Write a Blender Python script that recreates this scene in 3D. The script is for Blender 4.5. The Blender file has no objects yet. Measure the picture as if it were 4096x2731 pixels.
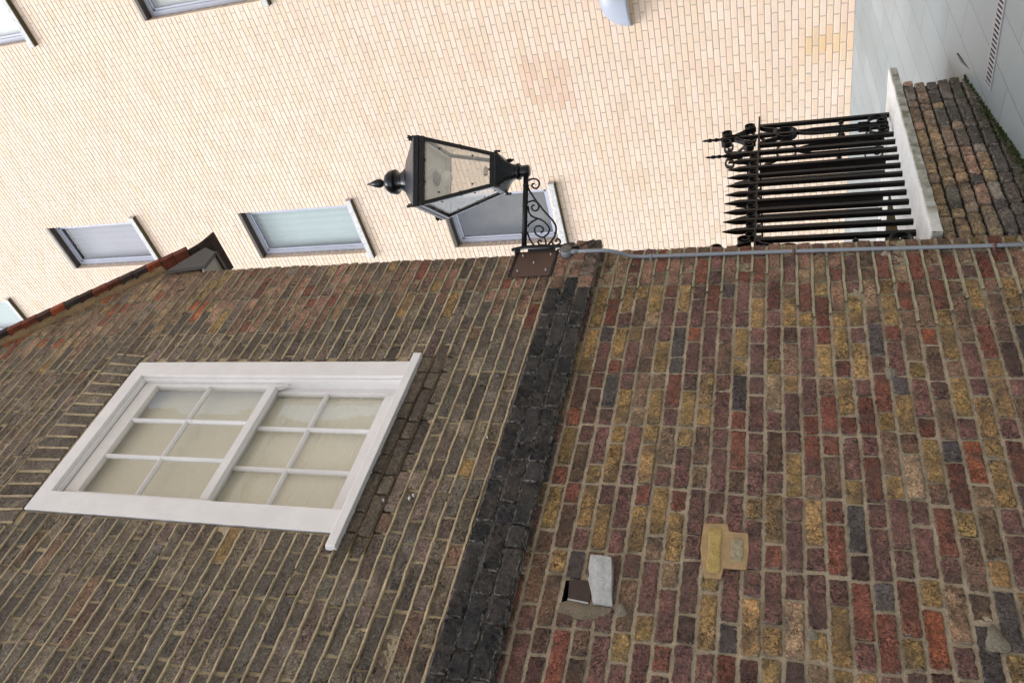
import bpy, bmesh, math, random
import numpy as np
from mathutils import Vector, Matrix

random.seed(7)
RNG = np.random.default_rng(7)
C = bpy.context.scene.collection
SC = bpy.context.scene
PI = math.pi

# World frame: X runs along the old brick wall (away from the camera), Y points into the
# old house, Z is up; the eye of the camera is the origin, the lane is 1.7 m below it.


def lin(r, g, b, k=1.0):
    def f(c):
        c /= 255.0
        return (c / 12.92 if c <= 0.04045 else ((c + 0.055) / 1.055) ** 2.4) * k
    return (f(r), f(g), f(b))


# ------------------------------------------------------------------ object helpers
def tag(o, label=None, cat=None, group=None, kind=None):
    if label: o['label'] = label
    if cat: o['category'] = cat
    if group: o['group'] = group
    if kind: o['kind'] = kind
    return o


def empty(name, loc, label, cat, group=None):
    o = bpy.data.objects.new(name, None)
    o.empty_display_size = 0.1
    o.location = loc
    C.objects.link(o)
    return tag(o, label, cat, group)


def world_loc(o):
    v = Vector((0, 0, 0))
    while o is not None:
        v += o.location
        o = o.parent
    return v


class MB:
    """collects world-space geometry and links it as one mesh object"""

    def __init__(s):
        s.v, s.f, s.m, s.col, s.smooth = [], [], [], [], []

    def add(s, verts, faces, mat=0, col=None, smooth=False):
        n = len(s.v)
        s.v.extend([tuple(v) for v in verts])
        s.f.extend([tuple(i + n for i in f) for f in faces])
        s.m.extend([mat] * len(faces))
        s.smooth.extend([smooth] * len(faces))
        s.col.extend([col if col is not None else (1, 1, 1)] * len(verts))
        return s

    def box(s, a, b, mat=0, col=None):
        x0, y0, z0 = a
        x1, y1, z1 = b
        v = [(x0, y0, z0), (x1, y0, z0), (x1, y1, z0), (x0, y1, z0), (x0, y0, z1), (x1, y0, z1), (x1, y1, z1), (x0, y1, z1)]
        f = [(0, 3, 2, 1), (4, 5, 6, 7), (0, 1, 5, 4), (1, 2, 6, 5), (2, 3, 7, 6), (3, 0, 4, 7)]
        return s.add(v, f, mat, col)

    def obox(s, c, ax, ay, az, mat=0, col=None):
        """oriented box: centre and three half-axis vectors"""
        c, ax, ay, az = Vector(c), Vector(ax), Vector(ay), Vector(az)
        v = [c + i * ax + j * ay + k * az for k in (-1, 1) for i, j in ((-1, -1), (1, -1), (1, 1), (-1, 1))]
        f = [(0, 3, 2, 1), (4, 5, 6, 7), (0, 1, 5, 4), (1, 2, 6, 5), (2, 3, 7, 6), (3, 0, 4, 7)]
        return s.add(v, f, mat, col)

    def prism(s, poly, depth, mat=0, col=None):
        """poly: list of 3d points, depth: extrusion vector"""
        n = len(poly)
        d = Vector(depth)
        v = [Vector(p) for p in poly] + [Vector(p) + d for p in poly]
        f = [tuple(range(n))[::-1], tuple(range(n, 2 * n))]
        f += [(i, (i + 1) % n, n + (i + 1) % n, n + i) for i in range(n)]
        return s.add(v, f, mat, col)

    def tube(s, path, r, seg=10, mat=0, caps=True, col=None):
        P = [Vector(p) for p in path]
        rad = r if isinstance(r, (list, tuple)) else [r] * len(P)
        v, f = [], []
        up = None
        for i, p in enumerate(P):
            t = (P[min(i + 1, len(P) - 1)] - P[max(i - 1, 0)]).normalized()
            if up is None:
                a = Vector((0, 0, 1)) if abs(t.z) < 0.9 else Vector((1, 0, 0))
                up = (a - t * a.dot(t)).normalized()
            else:
                up = (up - t * up.dot(t)).normalized()
            w = t.cross(up)
            for k in range(seg):
                an = 2 * PI * k / seg
                v.append(p + rad[i] * (math.cos(an) * up + math.sin(an) * w))
        for i in range(len(P) - 1):
            for k in range(seg):
                a, b = i * seg + k, i * seg + (k + 1) % seg
                f.append((a, b, b + seg, a + seg))
        if caps:
            f.append(tuple(range(seg))[::-1])
            f.append(tuple(range((len(P) - 1) * seg, len(P) * seg)))
        return s.add(v, f, mat, col, smooth=True)

    def lathe(s, prof, origin=(0, 0, 0), axis=(0, 0, 1), seg=28, mat=0, col=None, smooth=True):
        """prof: list of (radius, height) along axis"""
        o = Vector(origin)
        ax = Vector(axis).normalized()
        a = Vector((1, 0, 0)) if abs(ax.x) < 0.9 else Vector((0, 1, 0))
        e1 = (a - ax * a.dot(ax)).normalized()
        e2 = ax.cross(e1)
        v, f = [], []
        for r, h in prof:
            for k in range(seg):
                an = 2 * PI * k / seg
                v.append(o + ax * h + r * (math.cos(an) * e1 + math.sin(an) * e2))
        for i in range(len(prof) - 1):
            for k in range(seg):
                a_, b_ = i * seg + k, i * seg + (k + 1) % seg
                f.append((a_, b_, b_ + seg, a_ + seg))
        f.append(tuple(range(seg))[::-1])
        f.append(tuple(range((len(prof) - 1) * seg, len(prof) * seg)))
        return s.add(v, f, mat, col, smooth)

    def sqloft(s, prof, cx, cy, e1, e2, mat=0, smooth=False):
        """square sections: prof of (half, z)"""
        e1, e2 = Vector(e1), Vector(e2)
        v, f = [], []
        for h, z in prof:
            for i, j in ((-1, -1), (1, -1), (1, 1), (-1, 1)):
                q = Vector((cx, cy, z)) + h * i * e1 + h * j * e2
                v.append(q)
        for k in range(len(prof) - 1):
            for i in range(4):
                a, b = 4 * k + i, 4 * k + (i + 1) % 4
                f.append((a, b, b + 4, a + 4))
        f.append((3, 2, 1, 0))
        n = 4 * (len(prof) - 1)
        f.append((n, n + 1, n + 2, n + 3))
        return s.add(v, f, mat, None, smooth)

    def ribbon(s, pts, plane, width, thick, mat=0, off=0.0):
        """flat iron strip: pts in the plane's (a, z); plane = (origin, dir a, normal); bent on edge"""
        o, d, n = (Vector(q) for q in plane)
        P = [Vector((p[0], p[1])) for p in pts]
        v, f = [], []
        for i, p in enumerate(P):
            t = (P[min(i + 1, len(P) - 1)] - P[max(i - 1, 0)])
            t = t.normalized() if t.length > 1e-9 else Vector((1, 0))
            q = Vector((-t.y, t.x))
            for sg, w in ((1, -1), (-1, -1), (-1, 1), (1, 1)):
                e = p + q * sg * thick / 2
                v.append(o + d * e.x + Vector((0, 0, 1)) * e.y + n * (off + w * width / 2))
        for i in range(len(P) - 1):
            for k in range(4):
                a, b = 4 * i + k, 4 * i + (k + 1) % 4
                f.append((a, b, b + 4, a + 4))
        f.append((3, 2, 1, 0))
        m = 4 * (len(P) - 1)
        f.append((m, m + 1, m + 2, m + 3))
        return s.add(v, f, mat, None, smooth=False)

    def build(s, name, mats, parent=None, bevel=0, seg=2, label=None, kind=None, autosmooth=False):
        base = world_loc(parent) if parent is not None else Vector((0, 0, 0))
        V = np.array(s.v, dtype=np.float64).reshape(-1, 3) - np.array(base)
        me = bpy.data.meshes.new(name)
        me.from_pydata(V.tolist(), [], s.f)
        if not isinstance(mats, (list, tuple)): mats = [mats]
        for m in mats: me.materials.append(m)
        me.polygons.foreach_set('material_index', np.array(s.m, dtype=np.int32))
        me.polygons.foreach_set('use_smooth', np.array(s.smooth, dtype=bool))
        at = me.color_attributes.new('Col', 'FLOAT_COLOR', 'POINT')
        cc = np.ones((len(s.v), 4), dtype=np.float32)
        cc[:, :3] = np.array([c[:3] for c in s.col], dtype=np.float32).reshape(-1, 3)
        cc[:, 3] = [c[3] if len(c) > 3 else 0.0 for c in s.col]
        at.data.foreach_set('color', cc.ravel())
        me.update()
        o = bpy.data.objects.new(name, me)
        C.objects.link(o)
        if parent is not None: o.parent = parent
        if bevel:
            b = o.modifiers.new('Bevel', 'BEVEL')
            b.width = bevel; b.segments = seg; b.limit_method = 'ANGLE'; b.angle_limit = math.radians(40)
            b.harden_normals = False
        if label: o['label'] = label
        if kind: o['kind'] = kind
        return o


# ------------------------------------------------------------------ materials
class NT:
    def __init__(s, name):
        s.mat = bpy.data.materials.new(name)
        s.mat.use_nodes = True
        s.t = s.mat.node_tree
        s.b = s.t.nodes['Principled BSDF']
        s.out = s.t.nodes['Material Output']

    def n(s, typ, **kw):
        nd = s.t.nodes.new(typ)
        for k, v in kw.items():
            if k.startswith('i_'):
                nd.inputs[k[2:].replace('_', ' ')].default_value = v
            else:
                setattr(nd, k, v)
        return nd

    def l(s, a, b): s.t.links.new(a, b)

    def obj(s):
        return s.n('ShaderNodeTexCoord').outputs['Object']

    def noise(s, scale, detail=6, rough=0.6, co=None, dist=0.0):
        nd = s.n('ShaderNodeTexNoise')
        nd.inputs['Scale'].default_value = scale
        nd.inputs['Detail'].default_value = detail
        nd.inputs['Roughness'].default_value = rough
        nd.inputs['Distortion'].default_value = dist
        s.l(co if co is not None else s.obj(), nd.inputs['Vector'])
        return nd

    def ramp(s, fac, stops, interp='LINEAR'):
        r = s.n('ShaderNodeValToRGB')
        r.color_ramp.interpolation = interp
        el = r.color_ramp.elements
        while len(el) < len(stops): el.new(0.5)
        for e, (p, c) in zip(el, stops):
            e.position = p
            e.color = (c, c, c, 1) if not isinstance(c, (tuple, list)) else (*c, 1)
        s.l(fac, r.inputs['Fac'])
        return r.outputs['Color']

    def mix(s, a, b, fac, blend='MIX'):
        m = s.n('ShaderNodeMix', data_type='RGBA', blend_type=blend)
        for sock, val in ((m.inputs['A'], a), (m.inputs['B'], b)):
            if isinstance(val, (tuple, list)): sock.default_value = (*val, 1)
            else: s.l(val, sock)
        if isinstance(fac, (int, float)): m.inputs['Factor'].default_value = fac
        else: s.l(fac, m.inputs['Factor'])
        return m.outputs['Result']

    def math(s, op, a, b=None):
        m = s.n('ShaderNodeMath', operation=op)
        for i, v in enumerate((a, b)):
            if v is None: continue
            if isinstance(v, (int, float)): m.inputs[i].default_value = v
            else: s.l(v, m.inputs[i])
        return m.outputs[0]

    def bump(s, h, strength=0.5, dist=0.01, normal=None):
        b = s.n('ShaderNodeBump')
        b.inputs['Strength'].default_value = strength
        b.inputs['Distance'].default_value = dist
        s.l(h, b.inputs['Height'])
        if normal is not None: s.l(normal, b.inputs['Normal'])
        return b.outputs['Normal']

    def set(s, col=None, rough=None, normal=None, metal=None, spec=None):
        if col is not None:
            if isinstance(col, (tuple, list)): s.b.inputs['Base Color'].default_value = (*col, 1)
            else: s.l(col, s.b.inputs['Base Color'])
        if rough is not None:
            if isinstance(rough, (int, float)): s.b.inputs['Roughness'].default_value = rough
            else: s.l(rough, s.b.inputs['Roughness'])
        if normal is not None: s.l(normal, s.b.inputs['Normal'])
        if metal is not None: s.b.inputs['Metallic'].default_value = metal
        if spec is not None: s.b.inputs['Specular IOR Level'].default_value = spec
        return s.mat


def m_oldbrick():
    t = NT('old_brick')
    co = t.obj()
    at = t.n('ShaderNodeAttribute', attribute_name='Col').outputs['Color']
    big = t.noise(14, 5, 0.6, co)
    fine = t.noise(95, 8, 0.75, co)
    c = t.mix(at, t.ramp(big.outputs['Fac'], [(0.3, 0.70), (0.7, 1.50)]), 1.0, 'MULTIPLY')
    c = t.mix(c, t.ramp(fine.outputs['Fac'], [(0.36, 0.40), (0.5, 1.0), (0.64, 1.75)]), 1.0, 'MULTIPLY')
    c = t.mix(c, (1.34, 1.32, 1.30), 1.0, 'MULTIPLY')
    grime = t.noise(10, 5, 0.62, co, 0.5)
    c = t.mix(c, (0.155, 0.118, 0.094), t.ramp(grime.outputs['Fac'], [(0.44, 0.0), (0.64, 0.62)]))
    al = t.n('ShaderNodeAttribute', attribute_name='Col').outputs['Alpha']
    lime = t.ramp(t.noise(48, 5, 0.7, co).outputs['Fac'], [(0.46, 0.0), (0.58, 0.85)])
    c = t.mix(c, (0.50, 0.45, 0.38), t.math('MULTIPLY', al, lime))
    dkc = t.noise(30, 6, 0.75, co, 1.6)
    c = t.mix(c, (0.030, 0.024, 0.021), t.ramp(dkc.outputs['Fac'], [(0.32, 0.7), (0.40, 0.0)]))
    ck = t.noise(24, 4, 0.6, co, 0.8)
    ckl = t.math('ABSOLUTE', t.math('SUBTRACT', ck.outputs['Fac'], 0.5))
    ckg = t.ramp(t.noise(7, 2, 0.5, co).outputs['Fac'], [(0.46, 0.0), (0.56, 1.0)])
    ckf = t.math('MULTIPLY', t.ramp(ckl, [(0.004, 0.85), (0.022, 0.0)]), ckg)
    c = t.mix(c, (0.022, 0.017, 0.015), ckf)
    # patches of sooty skin, worn off elsewhere
    soot = t.noise(22, 4, 0.55, co, 0.6)
    sf = t.ramp(soot.outputs['Fac'], [(0.57, 0.0), (0.70, 0.45)])
    c = t.mix(c, (0.035, 0.031, 0.03), sf)
    # open pores
    vo = t.n('ShaderNodeTexVoronoi')
    vo.inputs['Scale'].default_value = 110
    t.l(co, vo.inputs['Vector'])
    pit = t.ramp(vo.outputs['Distance'], [(0.14, 1.0), (0.30, 0.0)])
    gate = t.ramp(t.noise(40, 3, 0.5, co).outputs['Fac'], [(0.52, 0.0), (0.6, 1.0)])
    pit = t.math('MULTIPLY', pit, gate)
    c = t.mix(c, (0.02, 0.016, 0.014), t.math('MULTIPLY', pit, 0.8))
    # lime specks
    sp = t.ramp(t.noise(130, 4, 0.65, co).outputs['Fac'], [(0.63, 0.0), (0.72, 0.7)])
    c = t.mix(c, (0.42, 0.38, 0.33), sp)
    crack = t.noise(38, 7, 0.7, co, 1.2)
    h = t.math('ADD', t.math('MULTIPLY', fine.outputs['Fac'], 0.7), t.math('MULTIPLY', crack.outputs['Fac'], 0.9))
    h = t.math('SUBTRACT', h, t.math('MULTIPLY', pit, 0.5))
    h = t.math('SUBTRACT', h, t.math('MULTIPLY', ckf, 0.4))
    return t.set(c, 0.72, t.bump(h, 1.0, 0.034), spec=0.35)


def m_mortar():
    t = NT('lime_mortar')
    co = t.obj()
    at = t.n('ShaderNodeAttribute', attribute_name='Col').outputs['Color']
    big = t.noise(9, 5, 0.6, co)
    fine = t.noise(120, 6, 0.7, co)
    c = t.mix(at, t.ramp(big.outputs['Fac'], [(0.3, 0.72), (0.7, 1.25)]), 1.0, 'MULTIPLY')
    c = t.mix(c, t.ramp(fine.outputs['Fac'], [(0.3, 0.6), (0.55, 1.0), (0.75, 1.25)]), 0.8, 'MULTIPLY')
    h = t.math('ADD', fine.outputs['Fac'], t.math('MULTIPLY', t.noise(45, 5, 0.6, co).outputs['Fac'], 1.2))
    return t.set(c, 0.9, t.bump(h, 1.0, 0.014), spec=0.2)


def m_palebrick():
    t = NT('pale_brick')
    co = t.obj()
    at = t.n('ShaderNodeAttribute', attribute_name='Col').outputs['Color']
    n1 = t.noise(3.0, 4, 0.6, co)
    c = t.mix(at, t.ramp(n1.outputs['Fac'], [(0.3, 0.95), (0.7, 1.04)]), 1.0, 'MULTIPLY')
    n2 = t.noise(60, 5, 0.6, co)
    c = t.mix(c, t.ramp(n2.outputs['Fac'], [(0.3, 0.93), (0.7, 1.04)]), 1.0, 'MULTIPLY')
    return t.set(c, 0.75, t.bump(n2.outputs['Fac'], 0.15, 0.004), spec=0.25)


def m_plain(name, col, rough=0.5, var=0.12, nscale=20, bump=0.08, bscale=60, metal=0, spec=0.5, bdist=0.003):
    t = NT(name)
    co = t.obj()
    n1 = t.noise(nscale, 5, 0.6, co)
    c = t.mix(col, t.ramp(n1.outputs['Fac'], [(0.3, 1 - var), (0.7, 1 + var)]), 1.0, 'MULTIPLY')
    n2 = t.noise(bscale, 5, 0.6, co)
    rr = t.ramp(n1.outputs['Fac'], [(0.3, max(0.02, rough - 0.08)), (0.7, min(1, rough + 0.08))])
    return t.set(c, rr, t.bump(n2.outputs['Fac'], bump, bdist), metal, spec)


def m_paint():
    """white gloss paint on wood, a little grubby and chipped"""
    t = NT('white_paint')
    co = t.obj()
    n1 = t.noise(6, 5, 0.65, co)
    c = t.mix((0.81, 0.775, 0.76), t.ramp(n1.outputs['Fac'], [(0.3, 0.93), (0.7, 1.05)]), 1.0, 'MULTIPLY')
    mp = t.n('ShaderNodeMapping')
    mp.inputs['Scale'].default_value = (30, 30, 4)
    t.l(co, mp.inputs['Vector'])
    gr = t.noise(6, 6, 0.6, mp.outputs['Vector'])
    chip = t.ramp(t.noise(55, 4, 0.6, co).outputs['Fac'], [(0.70, 0.0), (0.73, 0.55)])
    c = t.mix(c, (0.36, 0.30, 0.25), chip)
    return t.set(c, 0.42, t.bump(gr.outputs['Fac'], 0.12, 0.004), spec=0.45)


def m_glass(name='window_glass', tint=(1, 1, 1), ior=1.5, wave=0.0, haze=0.0, hcol=(0.88, 0.83, 0.75)):
    t = NT(name)
    t.t.nodes.remove(t.b)
    tr = t.n('ShaderNodeBsdfTransparent'); tr.inputs['Color'].default_value = (*tint, 1)
    gl = t.n('ShaderNodeBsdfGlossy'); gl.inputs['Roughness'].default_value = 0.008
    lw = t.n('ShaderNodeLayerWeight'); lw.inputs['Blend'].default_value = 0.5
    f0 = ((ior - 1) / (ior + 1)) ** 2
    fr = t.math('ADD', t.math('MULTIPLY', t.math('POWER', lw.outputs['Facing'], 5.0), 1 - f0), f0)
    if wave:
        nz = t.noise(5, 2, 0.5)
        bp = t.bump(nz.outputs['Fac'], wave, 0.02)
        t.l(bp, gl.inputs['Normal'])
    mx = t.n('ShaderNodeMixShader')
    t.l(fr, mx.inputs[0]); t.l(tr.outputs[0], mx.inputs[1]); t.l(gl.outputs[0], mx.inputs[2])
    res = mx.outputs[0]
    if haze:                          # film of dust on the glass
        df = t.n('ShaderNodeBsdfDiffuse'); df.inputs['Color'].default_value = (*hcol, 1)
        m2 = t.n('ShaderNodeMixShader')
        dn = t.noise(9, 4, 0.6)
        t.l(t.math('MULTIPLY', t.ramp(dn.outputs['Fac'], [(0.3, 0.8), (0.7, 1.2)]), haze), m2.inputs[0])
        t.l(res, m2.inputs[1]); t.l(df.outputs[0], m2.inputs[2])
        res = m2.outputs[0]
    t.l(res, t.out.inputs['Surface'])
    return t.mat


def m_paving():
    t = NT('slate_paving')
    co = t.obj()
    mp = t.n('ShaderNodeMapping')
    mp.inputs['Rotation'].default_value = (0, 0, math.radians(11.5))
    t.l(co, mp.inputs['Vector'])
    br = t.n('ShaderNodeTexBrick')
    br.offset = 0.37; br.squash = 1.0
    br.inputs['Scale'].default_value = 1.0
    br.inputs['Brick Width'].default_value = 0.93
    br.inputs['Row Height'].default_value = 0.29
    br.inputs['Mortar Size'].default_value = 0.003
    br.inputs['Mortar Smooth'].default_value = 0.3
    br.inputs['Bias'].default_value = 0.0
    br.inputs['Color1'].default_value = (*lin(166, 177, 179, 0.50), 1)
    br.inputs['Color2'].default_value = (*lin(180, 188, 189, 0.50), 1)
    br.inputs['Mortar'].default_value = (0.09, 0.09, 0.10, 1)
    t.l(mp.outputs['Vector'], br.inputs['Vector'])
    st = t.noise(1.6, 6, 0.65, co)
    c = t.mix(br.outputs['Color'], t.ramp(st.outputs['Fac'], [(0.3, 0.88), (0.7, 1.08)]), 1.0, 'MULTIPLY')
    fn = t.noise(90, 4, 0.6, co)
    c = t.mix(c, t.ramp(fn.outputs['Fac'], [(0.3, 0.94), (0.7, 1.05)]), 1.0, 'MULTIPLY')
    sp = t.ramp(t.noise(26, 2, 0.4, co).outputs['Fac'], [(0.76, 0.0), (0.79, 0.5)])
    c = t.mix(c, (0.3, 0.29, 0.27), sp)
    rr = t.ramp(st.outputs['Fac'], [(0.3, 0.45), (0.7, 0.62)])
    h = t.math('SUBTRACT', t.math('MULTIPLY', fn.outputs['Fac'], 0.15), br.outputs['Fac'])
    return t.set(c, rr, t.bump(h, 0.35, 0.004), spec=0.5)


def m_coping():
    """weathered limewashed slab: pale top, grey-green and streaked on the edges"""
    t = NT('coping_stone')
    co = t.obj()
    n1 = t.noise(7, 6, 0.65, co)
    c = t.ramp(n1.outputs['Fac'], [(0.3, (0.70, 0.70, 0.65)), (0.55, (0.82, 0.82, 0.79)), (0.75, (0.87, 0.87, 0.85))])
    n2 = t.noise(60, 5, 0.7, co)
    c = t.mix(c, t.ramp(n2.outputs['Fac'], [(0.3, 0.85), (0.7, 1.08)]), 0.8, 'MULTIPLY')
    mp = t.n('ShaderNodeMapping'); mp.inputs['Scale'].default_value = (5, 4, 5)
    t.l(co, mp.inputs['Vector'])
    n3 = t.noise(2.2, 6, 0.7, mp.outputs['Vector'])
    at = t.n('ShaderNodeAttribute', attribute_name='Col').outputs['Color']
    edge = t.math('SUBTRACT', 1.0, at)
    streak = t.ramp(n3.outputs['Fac'], [(0.32, 0.35), (0.62, 1.0)])
    c = t.mix(c, (0.20, 0.19, 0.135), t.math('MULTIPLY', edge, streak))
    return t.set(c, 0.8, t.bump(t.math('ADD', n2.outputs['Fac'], n1.outputs['Fac']), 0.4, 0.006), spec=0.25)


M_OLD = m_oldbrick()
M_MOR = m_mortar()
M_PALE = m_palebrick()
M_PAINT = m_paint()
M_GLASS = m_glass('window_glass', (0.93, 0.95, 0.93), 1.85)
M_SASHGLASS = m_glass('old_window_glass', (0.95, 0.96, 0.94), 2.1, 0.03)
M_LGLASS = m_glass('lantern_glass', (0.91, 0.885, 0.84), 1.5, haze=0.25)
M_IRON = m_plain('black_iron', (0.006, 0.006, 0.007), 0.38, 0.3, 25, 0.12, 120, spec=0.28)
M_IRON2 = m_plain('black_enamel', (0.006, 0.0065, 0.008), 0.27, 0.25, 12, 0.04, 60, spec=0.35)
M_RAIL = m_plain('railing_paint', (0.003, 0.003, 0.0032), 0.36, 0.3, 25, 0.15, 90, spec=0.2)
M_PLATE = m_plain('brown_painted_steel', lin(92, 66, 52, 0.85), 0.5, 0.14, 12, 0.08, 60)
M_GREY = m_plain('grey_plastic', lin(150, 156, 164, 0.8), 0.42, 0.05, 15, 0.03)
M_GREYLID = m_plain('grey_metal_lid', lin(120, 114, 108, 0.7), 0.5, 0.1, 30, 0.05)
M_BOLT = m_plain('zinc_bolt', (0.35, 0.34, 0.33), 0.4, 0.1, 60, 0.05, metal=0.7)
M_CLIP = m_plain('rusty_clip', lin(110, 78, 66, 0.9), 0.6, 0.25, 60, 0.1)
M_ALU = m_plain('grey_window_frame', lin(172, 174, 186, 0.85), 0.4, 0.05, 8, 0.03)
M_SILL = m_plain('cast_sill', (0.47, 0.46, 0.445), 0.75, 0.24, 22, 0.5, 90, bdist=0.004)
M_SILLSHADE = m_plain('olive_sill_shade', lin(104, 92, 62, 0.6), 0.85, 0.25, 12, 0.2)
M_SOFF = m_plain('brown_soffit', lin(84, 74, 64, 0.7), 0.7, 0.15, 10, 0.1)
M_BLIND = m_plain('white_blind', (0.80, 0.80, 0.78), 0.8, 0.05, 2, 0.03)
M_CURT = m_plain('pale_teal_curtain', lin(196, 208, 206, 0.60), 0.8, 0.06, 2, 0.05)
M_LILAC = m_plain('lilac_curtain', lin(196, 190, 200, 0.50), 0.8, 0.12, 1.2, 0.05)
M_ROOM = m_plain('dim_room', (0.085, 0.072, 0.062), 0.9, 0.5, 2.5)
M_DARK = m_plain('dark_interior', (0.02, 0.02, 0.022), 0.9, 0.1)
M_REFLSHEET = m_plain('cream_reflection', lin(232, 224, 206, 0.98), 0.85, 0.04, 1.5, 0.02)
M_TILE = None
M_ROOFB = m_plain('grey_board', lin(104, 98, 94, 0.6), 0.7, 0.12, 14, 0.1)
M_OFFW = m_plain('lantern_reflector', (0.80, 0.77, 0.70), 0.5, 0.04, 5, 0.02)
M_BULB = m_plain('frosted_bulb', (0.82, 0.80, 0.76), 0.3, 0.02, 5, 0.01)
M_PAVE = m_paving()
M_COP = m_coping()
M_STEEL = m_plain('galvanised_grate', lin(150, 150, 152, 0.8), 0.45, 0.12, 40, 0.08)
M_BLACK = m_plain('black_void', (0.004, 0.004, 0.004), 0.9, 0.1)
M_MOSS = m_plain('moss', (0.030, 0.044, 0.012), 0.95, 0.45, 60, 0.8, 160, bdist=0.01, spec=0.1)
M_PACK = m_plain('dark_packing', lin(72, 54, 47, 0.8), 0.7, 0.4, 40, 0.5, 60, bdist=0.006)
M_SLATE = m_plain('dark_slate', (0.026, 0.023, 0.024), 0.5, 0.25, 30, 0.3, 60)
M_WHITEBRK = m_plain('white_painted_brick', (0.47, 0.455, 0.44), 0.7, 0.22, 22, 0.9, 55, bdist=0.012)
M_MPATCH = m_plain('buff_mortar_patch', lin(180, 150, 110, 0.85), 0.85, 0.25, 18, 0.5, 70, bdist=0.006)
M_TEXT = m_plain('badge_black', (0.01, 0.01, 0.01), 0.5, 0.1)
M_CABLE = m_plain('black_cable', (0.015, 0.015, 0.016), 0.5, 0.1)
M_LAMPGREY = m_plain('pale_grey_enamel', lin(178, 184, 198, 0.62), 0.4, 0.03, 4, 0.02)
M_STAIN = m_plain('rear_stone', (0.55, 0.52, 0.47), 0.8, 0.06, 2, 0.1)


def m_tile():
    t = NT('clay_tile')
    at = t.n('ShaderNodeAttribute', attribute_name='Col').outputs['Color']
    n1 = t.noise(22, 5, 0.65)
    c = t.mix(at, t.ramp(n1.outputs['Fac'], [(0.3, 0.5), (0.7, 1.4)]), 1.0, 'MULTIPLY')
    return t.set(c, 0.75, t.bump(t.noise(70, 5, 0.6).outputs['Fac'], 0.4, 0.006), spec=0.3)


M_TILE = m_tile()


# ------------------------------------------------------------------ brickwork
def wave(x, z, seed):
    return (math.sin(1.7 * x + 2.1 * z + seed) + 0.6 * math.sin(4.3 * x - 1.3 * z + 1.7 * seed) +
            0.35 * math.sin(9.1 * x + 5.2 * z + 2.9 * seed)) / 1.95


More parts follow.
